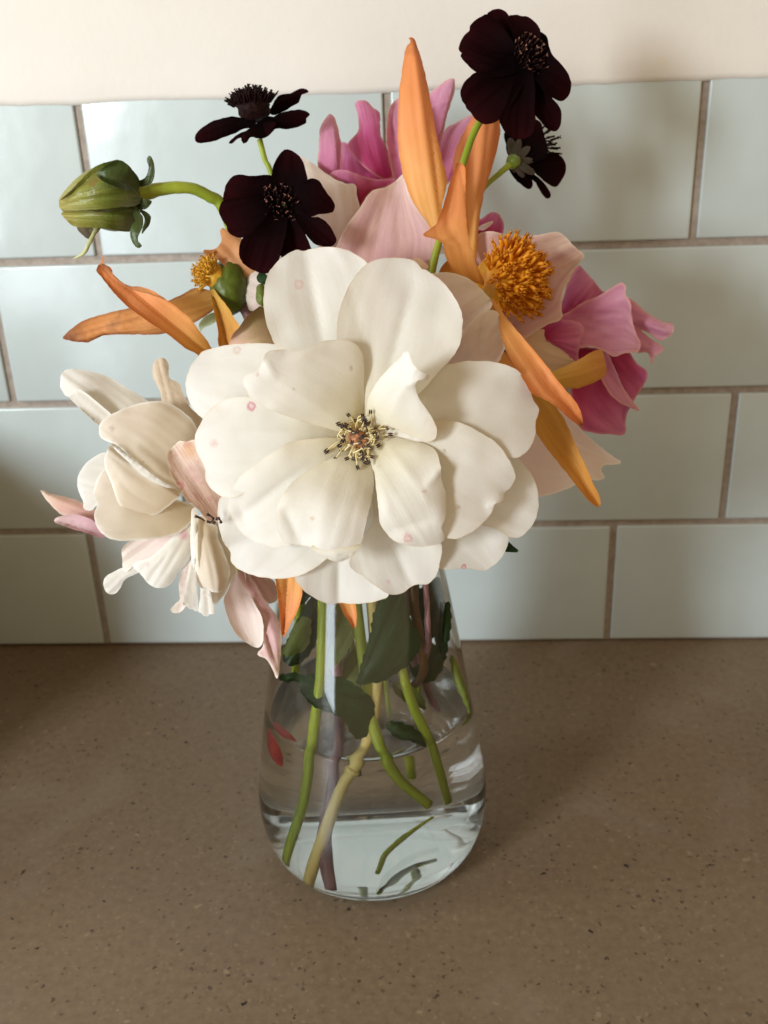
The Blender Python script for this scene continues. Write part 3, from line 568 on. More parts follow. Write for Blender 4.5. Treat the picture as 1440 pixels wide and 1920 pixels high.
P(r2, M_ROSE2, ZF, [(350,1000),(335,940),(350,880),(330,830),(340,780),(390,690),(480,700),(600,800),(800,860),(880,890),(890,930),(850,990),(780,1040),(700,1060),(600,1070),(480,1078),(400,1055)], B2, (345,950), (.374,.364,.360), cup=.004, ruffle=.0016)
P(r2, M_ROSE2, ZF, [(405,590),(430,558),(460,590),(520,650),(600,720),(700,775),(780,795),(800,830),(750,880),(680,930),(600,945),(520,920),(470,880),(440,800),(410,720),(390,650)], B2, (420,600), (.370,.359,.3525), cup=.0045, ruffle=.001)
P(r2, M_WHITE, ZF, [(425,553),(450,560),(520,612),(600,680),(700,752),(770,785),(780,797),(700,778),(600,722),(520,652),(455,590)], B2, (425,553), (.3665,.3555,.351), cup=.001, ruffle=.0005)
P(r2, M_SPOTTED, ZF, [(730,640),(735,600),(770,560),(800,538),(830,545),(880,530),(940,600),(990,680),(1020,760),(1040,830),(1035,900),(1020,960),(990,975),(950,970),(900,910),(830,850),(790,780),(750,720)], (1010,960), (760,570), (.368,.3605,.361), cup=-.003, ruffle=.0016, crumple=.0014)
P(r2, M_PALE, ZF, [(490,1190),(485,1130),(520,1085),(600,1060),(700,1040),(800,1000),(860,1000),(780,1080),(720,1130),(640,1180),(550,1215),(500,1245)], B2, (490,1190), (.376,.378,.381), cup=-.002)
P(r2, M_WHITE, ZF, [(780,1040),(840,1000),(890,990),(880,1100),(845,1180),(790,1250),(750,1310),(690,1333),(630,1310),(590,1260),(550,1205),(640,1165)], B2, (640,1320), (.374,.374,.376), cup=.002, ruffle=.002)
P(r2, M_WHITE, ZF, [(385,1310),(400,1270),(470,1230),(545,1205),(600,1180),(600,1230),(550,1260),(500,1290),(460,1355),(410,1362)], B2, (390,1330), (.377,.379,.381))
P(r2, M_PALE, ZF, [(880,1100),(850,1180),(805,1250),(792,1330),(798,1390),(772,1420),(748,1448),(760,1466),(790,1468),(822,1445),(850,1380),(880,1240)], B2, (770,1460), (.376,.377,.379))
P(r2, M_ROSE2, ZF, [(890,960),(930,930),(980,960),(1010,1000),(1020,1060),(1060,1120),(1110,1235),(1075,1300),(1030,1380),(980,1425),(940,1400),(900,1300),(885,1150)], B2, (1000,1400), (.374,.371,.374), cup=.003)
P(r2, M_ROSE2, ZF, [(885,1000),(900,940),(950,980),(1000,1000),(1005,1060),(1030,1120),(1070,1240),(1060,1290),(1040,1345),(1000,1357),(930,1340),(890,1300),(880,1150)], B2, (980,1350), (.370,.366,.369), cup=.004, ruffle=.0016)
P(r2, M_WHITE, ZF, [(865,905),(890,903),(895,1000),(885,1100),(886,1180),(880,1235),(862,1180),(857,1050)], B2, (875,1230), (.367,.3640,.366), cup=.001, ruffle=.0006)
P(r2, M_WHITE, ZF, [(862,1180),(885,1230),(888,1300),(897,1452),(884,1458),(868,1444),(850,1446),(836,1430),(815,1424),(822,1350),(838,1280)], B2, (860,1450), (.372,.370,.368), ruffle=.002)
P(r2, M_WHITE, ZF, [(910,1340),(960,1345),(974,1400),(990,1466),(972,1474),(960,1470),(948,1484),(928,1482),(912,1466),(898,1462),(903,1400)], B2, (940,1480), (.372,.370,.3675), ruffle=.002)
for k in range(7):
    p0 = at(*ZF.one(960 + rnd.uniform(-40, 40), 970 + rnd.uniform(-20, 20)), .3525); p1 = p0 + cam_vec(rnd.uniform(-.003, .003), rnd.uniform(-.002, .002), rnd.uniform(.001, .003))
    vs, fs = tube([p0, (p0 + p1) / 2 + cam_vec(.0005, 0, 0), p1], [.0003, .00028, .0006], seg=6, n=4); o0 = base_of(r2)
    obj('stamen', mesh_from('stamen', [v - o0 for v in vs], fs), M_ANTHER, r2)
stem(r2, [(400,1000,.376), (440,990,.388), (560,985,.397), inv(-.014, -.012, .158), front(606, 1230), front(590, 1370), front(578, 1490), front(549, 1608, .003)], [.0034, .0024, .0022, .0022, .0022, .0022, .0022, .0022], M_STEMG)

# ------------------------------------------------------------------ dark maroon cosmos
G_COS = 'dark maroon cosmos flowers'
def spikes(parent, px, py, D, n, spread, axis, rad, mat_a, mat_b, length=(.002, .0038), name='disc_floret'):
    """a tuft of tiny dark florets, too small to pick apart singly: two meshes (dark tubes, copper pollen tips)"""
    c = at(px, py, D); o0 = base_of(parent); A = axis.normalized(); u = A.orthogonal().normalized(); w = A.cross(u)
    V1, F1, V2, F2 = [], [], [], []
    for k in range(n):
        a = k * 2.39996; r = math.sqrt((k + .5) / n)
        out = u * math.cos(a) + w * math.sin(a)
        p0 = c + out * r * rad * .9 - A * r * r * rad * .35
        d = (A + out * r * spread + Vector((rnd.uniform(-.35, .35),) * 3)).normalized()
        L = rnd.uniform(*length); p1 = p0 + d * L
        vs, fs = tube([p0, (p0 + p1) / 2, p1], [.00042, .00036, .00045], seg=5, n=2)
        F1 += [tuple(i + len(V1) for i in f) for f in fs]; V1 += [v - o0 for v in vs]
        for q in range(2 if k % 3 == 0 else 0):
            e = p1 + (d + out.cross(A) * (q - .5) * 1.6 + Vector((rnd.uniform(-.5, .5), rnd.uniform(-.5, .5), rnd.uniform(-.5, .5)))).normalized() * .0011
            vs, fs = tube([p1, (p1 + e) / 2 + d * .0003, e], [.0002, .00022, .0001], seg=4, n=1)
            F2 += [tuple(i + len(V2) for i in f) for f in fs]; V2 += [v - o0 for v in vs]
    a = tag(obj(name, mesh_from(name, V1, F1), mat_a, parent), kind='stuff'); b = tag(obj('pollen_tip', mesh_from('pollen_tip', V2, F2), mat_b, parent), kind='stuff')
    return a, b
# front facing one at centre left
c1 = flower('cosmos', 'dark maroon cosmos facing the viewer just above the largest white rose', 'cosmos', 530, 372, .395, G_COS)
B = (690, 1340)
P(c1, M_MAROON, ZA, [(610,1200),(618,1130),(640,1075),(680,1022),(720,1008),(770,1030),(820,1090),(845,1170),(850,1230),(780,1330),(690,1370),(630,1300)], B, (720,1008), (.392,.388,.390), cup=-.0015, ruffle=.002)
P(c1, M_MAROON, ZA, [(640,1200),(600,1183),(560,1178),(500,1185),(445,1187),(400,1178),(350,1188),(308,1235),(286,1300),(283,1360),(350,1410),(500,1420),(690,1380),(690,1290)], B, (330,1230), (.3935,.390,.3905), cup=-.002, ruffle=.0025)
P(c1, M_MAROON, ZA, [(290,1350),(258,1390),(255,1430),(278,1490),(308,1530),(312,1560),(345,1590),(420,1605),(500,1560),(620,1460),(690,1380),(600,1340),(450,1340)], B, (270,1470), (.3925,.3885,.390), cup=-.002, ruffle=.0025)
P(c1, M_MAROON, ZA, [(480,1560),(415,1605),(390,1680),(395,1740),(430,1790),(500,1830),(560,1848),(610,1830),(650,1770),(675,1700),(710,1540),(710,1400),(640,1400)], B, (520,1840), (.392,.3865,.386), cup=-.0025, ruffle=.0025)
P(c1, M_MAROON, ZA, [(630,1600),(655,1690),(682,1740),(740,1720),(800,1692),(872,1690),(862,1640),(830,1560),(740,1400),(670,1420)], B, (780,1710), (.3935,.389,.390), cup=-.002)
P(c1, M_MAROON, ZA, [(880,1465),(920,1463),(970,1490),(1020,1550),(1047,1620),(1035,1650),(1010,1668),(960,1665),(900,1645),(855,1600),(780,1500),(700,1360),(790,1400)], B, (1040,1650), (.3925,.388,.389), cup=-.0018, ruffle=.0014)
P(c1, M_MAROON, ZA, [(800,1240),(850,1212),(890,1205),(930,1220),(970,1280),(1010,1335),(1035,1390),(1022,1428),(980,1442),(930,1445),(880,1462),(800,1450),(700,1380),(720,1300)], B, (1035,1380), (.392,.388,.391), cup=-.002, ruffle=.002)
spikes(c1, *ZA.one(690, 1345), .3895, 80, .7, cam_vec(.15, .1, 1), .0080, M_DARKST, M_COPPER)
stem(c1, [(530,378,.3935), (532,420,.402), (540,520,.410), (600,760,.405), inv(-.010, .010, .158), inv(-.008, .022, .09), inv(-.006, .024, .03)], [.0020, .0014, .0012, .0012, .0012, .0013, .0013], M_STEMD)
# side view one at upper left
c2 = flower('cosmos', 'dark maroon cosmos seen from the side, upper left with its spiky centre up', 'cosmos', 480, 225, .41, G_COS)
B = (500, 800)
P(c2, M_MAROON, ZA, [(600,770),(620,700),(650,650),(700,635),(740,630),(790,602),(825,597),(862,615),(838,630),(812,640),(792,690),(740,722),(680,760)], B, (862,610), (.415,.418,.420), cup=.001)
P(c2, M_MAROON, ZA, [(520,860),(600,800),(680,760),(740,745),(800,740),(850,753),(870,775),(845,800),(843,828),(800,852),(720,872),(650,868),(580,880)], B, (868,780), (.410,.411,.414), cup=.002)
P(c2, M_MAROON, ZA, [(480,790),(400,795),(350,785),(280,797),(200,822),(130,870),(95,912),(95,950),(130,966),(200,957),(280,930),(350,905),(420,870),(500,850)], B, (90,935), (.409,.407,.409), cup=.002)
P(c2, M_MAROON, ZA, [(460,880),(400,895),(350,930),(322,966),(342,970),(385,935),(460,920),(520,900)], B, (325,966), (.4085,.4075,.4070))
P(c2, M_MAROON, ZA, [(620,790),(560,797),(500,840),(430,890),(405,930),(420,970),(440,962),(470,925),(540,937),(600,905),(640,850)], B, (420,965), (.4075,.403,.400), cup=.001)
P(c2, M_MAROON, ZA, [(520,880),(560,920),(590,915),(615,870),(640,830),(560,830)], B, (590,920), (.409,.405,.404))
blob('disc', c2, at(*ZA.one(487, 720), .4095), .0064, M_DARKST, 12, (1.0, .9, 1), .3)
spikes(c2, *ZA.one(470, 655), .4095, 170, .95, cam_vec(-.12, 1, .25), .0085, M_DARKST, M_DARKST, (.0022, .0048))
stem(c2, [(487,262,.4090), (497,300,.409), (508,325,.409), (540,440,.412), (620,720,.408), inv(-.004, .014, .160), inv(.004, .024, .10), inv(.008, .026, .025)], [.0012, .0011, .0011, .0011, .0011, .0012, .0012, .0012], M_STEMG)
# the tall one at upper right
c3 = flower('cosmos', 'dark maroon cosmos standing highest, against the cream wall at upper right', 'cosmos', 970, 130, .400, G_COS)
B = (800, 560)
P(c3, M_MAROON, ZC, [(440,135),(480,97),(540,78),(600,95),(650,146),(740,300),(830,480),(820,580),(740,560),(600,380)], B, (540,78), (.402,.400,.404), cup=-.002)
P(c3, M_MAROON, ZC, [(640,150),(700,133),(760,142),(800,146),(870,190),(915,240),(932,290),(920,400),(870,520),(800,580),(740,480),(680,320)], B, (800,135), (.4015,.398,.403), cup=-.002, ruffle=.0025)
P(c3, M_MAROON, ZC, [(910,290),(935,287),(980,320),(1000,380),(1010,430),(1035,490),(1090,550),(1150,620),(1190,690),(1208,750),(1195,830),(1160,890),(1110,911),(1050,890),(950,800),(830,640),(820,540),(880,420)], B, (1205,780), (.401,.397,.399), cup=-.003, ruffle=.0025)
P(c3, M_MAROON, ZC, [(455,128),(400,145),(330,190),(290,240),(288,282),(240,320),(205,380),(191,435),(215,472),(350,530),(550,600),(760,620),(800,560),(720,440),(600,260)], B, (250,300), (.4005,.396,.398), cup=-.003, ruffle=.003)
P(c3, M_MAROON, ZC, [(230,465),(210,500),(240,550),(300,610),(352,652),(500,690),(720,660),(820,580),(700,500),(450,460)], B, (230,530), (.400,.3955,.398), cup=-.002)
P(c3, M_MAROON, ZC, [(355,652),(280,700),(225,770),(207,840),(225,910),(250,945),(265,980),(310,1030),(350,1080),(400,1110),(470,1115),(550,1082),(620,1000),(740,820),(840,620),(760,560),(560,620)], B, (290,990), (.400,.395,.397), cup=-.003, ruffle=.0025)
P(c3, M_MAROON, ZC, [(855,1000),(920,1080),(980,1150),(1050,1186),(1075,1178),(1092,1160),(1115,1090),(1118,1020),(1090,950),(1045,890),(950,780),(820,580),(790,680)], B, (1085,1175), (.401,.3975,.400), cup=-.003)
P(c3, M_MAROON, ZC, [(555,1080),(590,1160),(640,1212),(700,1245),(800,1242),(860,1190),(885,1090),(872,1010),(880,820),(840,600),(740,640),(620,930)], B, (730,1245), (.3995,.3945,.396), cup=-.003, ruffle=.002)
spikes(c3, *ZC.one(850, 480), .3965, 80, .6, cam_vec(.55, .25, 1), .0075, M_DARKST, M_COPPER, (.002, .004))
stem(c3, [(960,140,.4015), (930,190,.404), (893,240,.402), (868,306,.400), (842,385,.398), (820,465,.397), (805,530,.397), (760,750,.392), inv(.008, -.010, .158), front(758, 1275, .006), front(800, 1385), front(832, 1500), front(856, 1588, .003)], [.0017, .0015, .0014, .0014, .0014, .0015, .0016, .0017, .0017, .0019, .0020, .0019], M_STEMG)
# the one turned away, showing its calyx
c4 = flower('cosmos', 'small dark maroon cosmos turned away, showing its green calyx below the tall cosmos', 'cosmos', 966, 302, .425, G_COS)
B = (720, 1440)
P(c4, M_MAROON, ZC, [(600,1200),(640,1155),(740,1120),(850,1075),(925,1090),(950,1170),(975,1260),(1000,1350),(960,1430),(800,1460),(680,1440),(630,1380),(612,1280)], B, (880,1090), (.425,.429,.436), cup=-.002)
P(c4, M_MAROON, ZC, [(780,1440),(860,1400),(950,1380),(1050,1378),(1120,1410),(1155,1480),(1150,1560),(1110,1640),(1060,1682),(1000,1662),(955,1625),(880,1560),(790,1510)], B, (1150,1540), (.425,.430,.438), cup=-.003, ruffle=.002)
P(c4, M_MAROON, ZC, [(760,1480),(860,1560),(950,1635),(1000,1700),(1022,1752),(1000,1787),(960,1772),(918,1710),(870,1630),(780,1560)], B, (1000,1785), (.426,.431,.436))
P(c4, M_MAROON, ZC, [(660,1460),(648,1530),(690,1600),(750,1660),(810,1700),(848,1692),(858,1640),(820,1560),(760,1450)], B, (830,1700), (.4265,.431,.436), cup=-.002)
spikes(c4, *ZC.one(975, 1310), .438, 40, .8, cam_vec(.9, .25, -.5), .0075, M_DARKST, M_DARKST, (.002, .0044))
M_CALYX = petal_mat('calyx_green', [(0.0, (0.032, 0.056, 0.014, 1)), (1.0, (0.030, 0.038, 0.020, 1))], transl=.15, vein=.3, veincol=(0.06, 0.09, 0.03, 1), edge=((0.10, 0.05, 0.05, 1), .25, .7), bump=.4, veinscale=5)
for tx, ty, w in [(655, 1235, 42), (745, 1240, 34), (835, 1320, 36), (880, 1445, 32), (880, 1570, 36), (780, 1600, 34), (640, 1330, 26), (690, 1560, 30)]:
    dx, dy = tx - 690, ty - 1445; l = math.hypot(dx, dy); nx, ny = -dy / l * w, dx / l * w
    P(c4, M_CALYX, ZC, [(690 - nx * .5, 1445 - ny * .5), (690 + dx * .45 - nx, 1445 + dy * .45 - ny), (690 + dx * .8 - nx * .8, 1445 + dy * .8 - ny * .8), (tx, ty), (690 + dx * .8 + nx * .8, 1445 + dy * .8 + ny * .8), (690 + dx * .45 + nx, 1445 + dy * .45 + ny), (690 + nx * .5, 1445 + ny * .5), (690 - dx * .12, 1445 - dy * .12)], (690, 1445), (tx, ty), (.4215, .4235, .4255), cup=.0006, name='sepal', fine=.4)
blob('calyx', c4, at(*ZC.one(685, 1455), .4225), .0030, M_STEMD, 10, (1, 1, 1), .2)
stem(c4, [(963,303,.4225), (940,322,.421), (907,352,.419), (870,400,.416), (830,560,.410), inv(.012, .012, .165), inv(.020, .018, .11), inv(.022, .022, .05)], [.0016, .0012, .0011, .0011, .0012, .0012, .0012, .0012], M_STEMG)

# ------------------------------------------------------------------ spent green dahlia head at the left
bud = flower('dahlia_bud', 'drooping green dahlia bud with curled sepals on an arched stem at far left', 'flower bud', 255, 368, .395)
M_BUD = petal_mat('bud_green', [(0.0, (0.055, 0.085, 0.012, 1)), (0.35, (0.12, 0.155, 0.022, 1)), (0.7, (0.26, 0.26, 0.050, 1)), (1.0, (0.34, 0.28, 0.055, 1))], transl=.10, vein=.5, veincol=(0.10, 0.075, 0.018, 1), bump=.9, rough=.32, veinscale=5, spec=.5, fleck=((0.20, 0.10, 0.03, 1), 120.0, .66, .6))
M_BUDD = petal_mat('bud_dark_green', [(0.0, (0.030, 0.055, 0.010, 1)), (1.0, (0.050, 0.080, 0.018, 1))], transl=.08, vein=.4, veincol=(0.08, 0.10, 0.02, 1), bump=.8, rough=.36, veinscale=5, spec=.5)
M_BUDB = petal_mat('bud_brown', [(0.0, (0.10, 0.065, 0.02, 1)), (1.0, (0.035, 0.018, 0.010, 1))], transl=.1, vein=.4, bump=.8)
def bud_body():
    # rounded cone from calyx (right) to tip (left), with folded ridges
    a0 = Vector((*ZD.one(575, 318), 0)); a1 = Vector((*ZD.one(96, 388), 0))
    k0, k1 = at(a0.x, a0.y, .394), at(a1.x, a1.y, .388); axis = (k1 - k0); Lx = axis.length; d = axis.normalized()
    u = d.cross(BACK).normalized(); w = d.cross(u); px = .394 / FPX
    prof = [(0, .012), (.02, .055), (.07, .105), (.16, .145), (.28, .155), (.40, .154), (.57, .138), (.74, .106), (.865, .070), (.94, .046), (.985, .024), (1.0, .004)]
    C = bez([(a, b) for a, b in prof], 4); seg = 60; vs, fs = [], []; o0 = base_of(bud)
    for i, (s, r) in enumerate(C):
        for k in range(seg):
            th = 2 * math.pi * k / seg
            fold = abs(math.sin(th * 3.5 + s * 1.6 + .6 * math.sin(s * 5))) ** .55
            rr = r * .0935 * (1 - .13 * (1 - fold) * min(1, s * 5)) * (1 + .05 * noise.noise(Vector((math.cos(th) * 2, math.sin(th) * 2, s * 6)))) * 1.0
            vs.append(k0 + axis * s + (u * math.cos(th) + w * math.sin(th)) * rr * .87 - o0)
    m = len(C)
    for i in range(m - 1):
        for k in range(seg): fs.append((i * seg + k, i * seg + (k + 1) % seg, (i + 1) * seg + (k + 1) % seg, (i + 1) * seg + k))
    fs.append(tuple(range(seg))[::-1]); fs.append(tuple((m - 1) * seg + k for k in range(seg)))
    me = mesh_from('bud', vs, fs); uvl = me.uv_layers.new(name='UVMap'); li = np.zeros(len(me.loops), int); me.loops.foreach_get('vertex_index', li)
    ss = np.array([c[0] for c in C])
    ring = np.minimum(li // seg, m - 1); uvl.data.foreach_set('uv', np.stack([(li % seg) / seg * 5, ss[ring]], 1).ravel())
    return obj('bud', me, M_BUD, bud)
bud_body()
P(bud, M_BUD, ZD, [(560,250),(520,175),(455,125),(390,133),(300,170),(220,245),(160,310),(105,360),(150,340),(230,290),(330,250),(450,240)], (560,270), (100,370), (.3880,.3840,.3845), cup=-.004, name='bract')
P(bud, M_BUDD, ZD, [(570,250),(545,205),(500,158),(455,127),(400,140),(355,170),(315,210),(345,245),(390,268),(450,290),(520,310),(560,300)], (565,280), (320,210), (.3875,.3790,.3780), cup=-.004, name='bract')
P(bud, M_BUD, ZD, [(570,330),(480,300),(360,290),(240,320),(140,365),(96,395),(130,420),(250,420),(380,410),(500,400),(570,380)], (570,350), (96,393), (.3850,.3755,.3845), cup=-.0022, name='bract', folds=[(340,350,-200,20,.0016,9)])
P(bud, M_BUD, ZD, [(560,400),(480,425),(380,435),(260,425),(150,430),(110,440),(150,490),(190,517),(300,522),(380,522),(450,542),(520,543),(555,470)], (560,450), (120,450), (.3870,.3790,.3850), cup=-.004, name='bract')
P(bud, M_BUDD, ZD, [(545,255),(585,240),(605,225),(622,170),(612,120),(628,98),(645,120),(657,175),(655,225),(640,258),(610,275),(565,280)], (560,268), (628,98), (.389,.386,.384), cup=.0008, name='sepal')
P(bud, M_BUDD, ZD, [(525,400),(550,420),(575,440),(590,470),(588,520),(562,570),(560,600),(583,628),(570,643),(545,635),(518,590),(513,550),(520,510),(545,480),(530,450)], (530,400), (570,640), (.3850,.3790,.3800), cup=.0008, name='sepal')
P(bud, M_BUDD, ZD, [(570,420),(610,430),(635,460),(628,500),(600,540),(580,560),(590,510),(600,470)], (570,420), (590,550), (.387,.3845,.386), name='sepal')
P(bud, M_BUDD, ZD, [(560,350),(610,360),(640,365),(630,395),(600,415),(560,410)], (560,380), (638,375), (.388,.386,.388), name='sepal')
P(bud, M_BUDB, ZD, [(198,510),(230,510),(290,520),(285,560),(270,588),(240,570),(215,545)], (250,510), (270,588), (.388,.3865,.386), name='sepal')
stem(bud, [(*ZD.one(330, 515), .3850), (*ZD.one(300, 560), .3835), (*ZD.one(272, 615), .3835), (*ZD.one(240, 672), .384), (*ZD.one(180, 706), .385)], [.0010, .0008, .0008, .0007, .0002], plain_mat('pale_tendril', srgb(165,165,110), srgb(190,190,140), 90), name='tendril', wob=.2)
stem(bud, [(*ZD.one(545, 320), .394), (*ZD.one(600, 318), .394), (*ZD.one(680, 298), .394), (*ZD.one(790, 287), .395), (*ZD.one(890, 296), .397), (*ZD.one(980, 340), .400), (*ZD.one(1050, 395), .403), (450,470,.408), (520,660,.410), (600,860,.404), inv(-.006, .002, .158), front(690, 1300, .016), front(708, 1385, .007), front(742, 1452), front(800, 1506, .003)], [.0042, .0032, .0026, .0023, .0022, .0023, .0023, .0022, .0022, .0022, .0022, .0022, .0023, .0022, .0020], M_STEMG)

# ------------------------------------------------------------------ spent orange dahlias
G_DAH = 'spent orange dahlias'
def floret_mesh(L, r, seg=6):
    pts = [Vector((0, 0, 0)), Vector((0, .03, .45)) * L, Vector((0, .10, .8)) * L, Vector((0, .2, 1)) * L]
    vs, fs = tube(pts, [r * .45, r * .7, r, r * .75], seg, 2)
    # flared, split mouth: three pointed lobes
    base = len(vs)
    for k in range(3):
        a = 2 * math.pi * k / 3; c = Vector((math.cos(a), math.sin(a), 0)); s_ = Vector((-math.sin(a), math.cos(a), 0))
        o = pts[-1]
        vs += [o + c * r * .5 - s_ * r * .7, o + c * r * .5 + s_ * r * .7, o + c * r * 1.5 + Vector((0, 0, L * .22)), o + c * r * .3 + Vector((0, 0, L * .02))]
        fs += [(base, base + 1, base + 2), (base + 1, base, base + 3), (base + 1, base + 3, base + 2), (base, base + 2, base + 3)]; base += 4
    return mesh_from('floret', vs, fs)
def dahlia_disc(parent, px, py, D, rad, axis, n, L, r, mat, hollow=.25, spread=1.15, rmat=None):
    core = blob('disc', parent, at(px, py, D), rad * .62, rmat or mat, 14, (1, 1, 1), .15)
    mes = [floret_mesh(L * k, r) for k in (.8, 1.0, 1.2)]
    for m_ in mes: m_.materials.append(mat)
    A = axis.normalized(); u = A.orthogonal().normalized(); w = A.cross(u); c = at(px, py, D); o0 = base_of(parent)
    for k in range(n):
        f = (k + .5) / n; th = math.sqrt(f) * spread * 1.35; a = k * 2.39996 + rnd.uniform(-.15, .15)
        d = A * math.cos(th) + (u * math.cos(a) + w * math.sin(a)) * math.sin(th)
        d2 = (d * .7 + A * .5 + Vector([rnd.uniform(-.22, .22) for _ in range(3)])).normalized()
        o = bpy.data.objects.new('floret', mes[k % 3]); COL.objects.link(o); o.parent = parent
        o.location = c + d * rad * .56 - o0; o.rotation_mode = 'QUATERNION'
        o.rotation_quaternion = Vector((0, 0, 1)).rotation_difference(d2) @ Quaternion((0, 0, 1), rnd.uniform(0, 6.28))
dl = flower('orange_dahlia', 'withered orange dahlia at left with long curling petals and yellow tufted disc', 'dahlia', 420, 530, .405, G_DAH)
blob('receptacle', dl, at(*ZD.one(1095, 870), .4085), .0092, petal_mat('receptacle_green', [(0, (0.05, 0.08, 0.01, 1)), (1, (0.05, 0.08, 0.01, 1))], transl=0.02, vein=.6, veincol=(0.30, 0.30, 0.03, 1), bump=.6, rough=.4), 14, (.85, 1.25, 1), .12)
dahlia_disc(dl, *ZD.one(1010, 805), .4035, .0075, cam_vec(-1, .45, .45), 70, .0040, .00065, M_FLORETY, rmat=M_FLORETY, spread=1.0)
P(dl, M_APRICOT, ZD, [(1060,523),(1042,545),(1050,600),(1020,642),(985,652),(944,655),(965,690),(1030,712),(1080,760),(1130,800),(1180,842),(1240,800),(1240,720),(1200,650),(1170,590),(1110,560)], (1200,800), (1010,620), (.406,.402,.399), cup=-.002, ruffle=.0022)
P(dl, M_ORANGE_DRY, ZD, [(118,1175),(135,1150),(160,1120),(230,1075),(300,1045),(400,1020),(500,995),(560,983),(660,965),(740,950),(830,905),(880,880),(940,880),(1000,900),(1015,960),(1005,1005),(960,1040),(900,1075),(800,1120),(700,1147),(600,1150),(450,1150),(350,1155),(300,1180),(262,1196),(180,1190)], (1000,950), (118,1175), (.404,.3975,.3985), cup=.0035, groove=.0008, ruffle=.0018)
P(dl, M_YELLOW, ZD, [(985,890),(1000,880),(1040,930),(1080,980),(1130,1060),(1155,1100),(1130,1220),(1040,1225),(1030,1150),(1020,1080),(1000,990)], (990,890), (1090,1220), (.401,.396,.392), cup=-.003, groove=.0012)
P(dl, M_ORANGE, ZD, [(352,690),(362,692),(355,730),(400,760),(412,790),(450,830),(510,865),(570,868),(640,890),(720,940),(800,1000),(870,1060),(930,1140),(1000,1240),(1020,1300),(950,1310),(910,1268),(830,1225),(750,1160),(660,1100),(570,1040),(500,985),(440,930),(390,870),(350,820),(314,772),(325,742),(345,725)], (1000,1290), (330,730), (.398,.3860,.3900), cup=-.0030, groove=.0010, skew=.0015, ruffle=.0020)
P(dl, M_ORANGE_DRY, ZD, [(345,735),(360,735),(400,762),(410,792),(450,832),(510,866),(570,870),(640,892),(720,942),(690,935),(600,905),(500,880),(430,845),(375,790)], (700,935), (350,735), (.3845,.3850,.3865), cup=.001, ruffle=.001)
P(dl, petal_mat('pale_bract', [(0.0, (0.45, 0.50, 0.22, 1)), (1.0, (0.60, 0.66, 0.42, 1))], transl=.4), ZD, [(920,1085),(960,1040),(1010,1020),(1025,1060),(990,1090),(940,1115),(925,1135)], (1020,1040), (920,1120), (.409,.4095,.410), name='bract')
stem(dl, [(*ZD.one(1120, 900), .410), (470,600,.413), (530,800,.412), (600,940,.404), inv(-.014, .008, .158), inv(-.0125, .002, .10), front(636, 1440, .020), front(618, 1555, .011), front(625, 1655, .003)], [.0040, .0026, .0024, .0023, .0022, .0022, .0022, .0029, .0026], M_STEMP, wob=.2)
dr = flower('orange_dahlia', 'withered orange dahlia at right with spiky orange disc and petals standing up and hanging down', 'dahlia', 935, 520, .400, G_DAH)
dahlia_disc(dr, *ZE.one(490, 345), .3990, .0190, cam_vec(.75, .10, .75), 210, .0072, .00080, M_FLORET, rmat=M_FLORET, spread=1.05)
P(dr, M_YELLOW, ZE, [(390,400),(400,360),(430,330),(460,330),(455,370),(440,410),(425,440)], (420,430), (445,330), (.3870,.3855,.3855), name='bract')
P(dr, M_ORANGE, ZB, [(860,1210),(840,1150),(815,1000),(795,850),(770,740),(785,640),(825,555),(870,480),(920,400),(980,430),(1008,530),(1000,600),(970,720),(930,850),(908,960),(898,1060),(890,1180)], (870,1210), (940,410), (.4050,.4120,.4120), cup=.004, groove=-.001)
P(dr, M_ORANGE, ZB, [(550,85),(562,79),(576,86),(590,112),(610,180),(632,260),(660,400),(690,560),(720,700),(740,780),(735,850),(715,930),(740,1040),(720,1110),(670,1060),(640,1005),(600,950),(560,880),(525,780),(500,650),(495,500),(505,340),(520,220),(537,130),(560,100)], (710,1090), (565,82), (.3980,.3950,.4060), cup=.0045, groove=-.0008, skew=-.001, folds=[(670,640,50,400,.0022,7)])
P(dr, M_ORANGE, ZB, [(800,703),(830,730),(834,850),(838,1000),(855,1100),(885,1200),(928,1318),(890,1310),(850,1297),(800,1270),(750,1210),(727,1150),(722,1112),(690,1092),(623,1070),(650,1042),(690,1010),(720,930),(750,830),(780,740)], (925,1315), (800,705), (.3890,.3830,.3930), cup=-.0040, ruffle=.0016, folds=[(760,900,-30,160,.0024,8),(730,1090,-60,20,-.001,8)])
P(dr, M_YELLOW, ZE, [(520,800),(560,760),(640,890),(700,930),(750,965),(800,1040),(850,1150),(900,1260),(940,1350),(976,1430),(967,1468),(920,1440),(870,1380),(800,1290),(720,1190),(650,1090),(580,960)], (550,790), (970,1465), (.382,.3760,.3820), cup=-.003, groove=.001)
P(dr, M_ORANGE, ZE, [(428,425),(450,440),(470,470),(520,540),(580,610),(640,680),(720,780),(790,870),(850,940),(880,1000),(883,1062),(840,1042),(790,1000),(740,955),(680,922),(640,905),(600,850),(560,780),(510,700),(475,600),(468,520),(440,460)], (435,430), (882,1060), (.3760,.3580,.3640), cup=-.0040, skew=-.0015, ruffle=.0014)
P(dr, M_ORANGE_DRY, ZE, [(750,960),(790,985),(840,1035),(883,1062),(876,1010),(860,990),(840,1005),(800,985)], (750,955), (880,1060), (.3625,.3622,.3640), cup=.001, ruffle=.0004)
P(dr, M_YELLOW, ZE, [(680,800),(730,790),(850,740),(920,700),(975,682),(990,700),(1000,745),(1003,808),(930,850),(850,876),(790,872),(720,860)], (690,830), (1000,750), (.400,.4000,.4080), cup=.002)
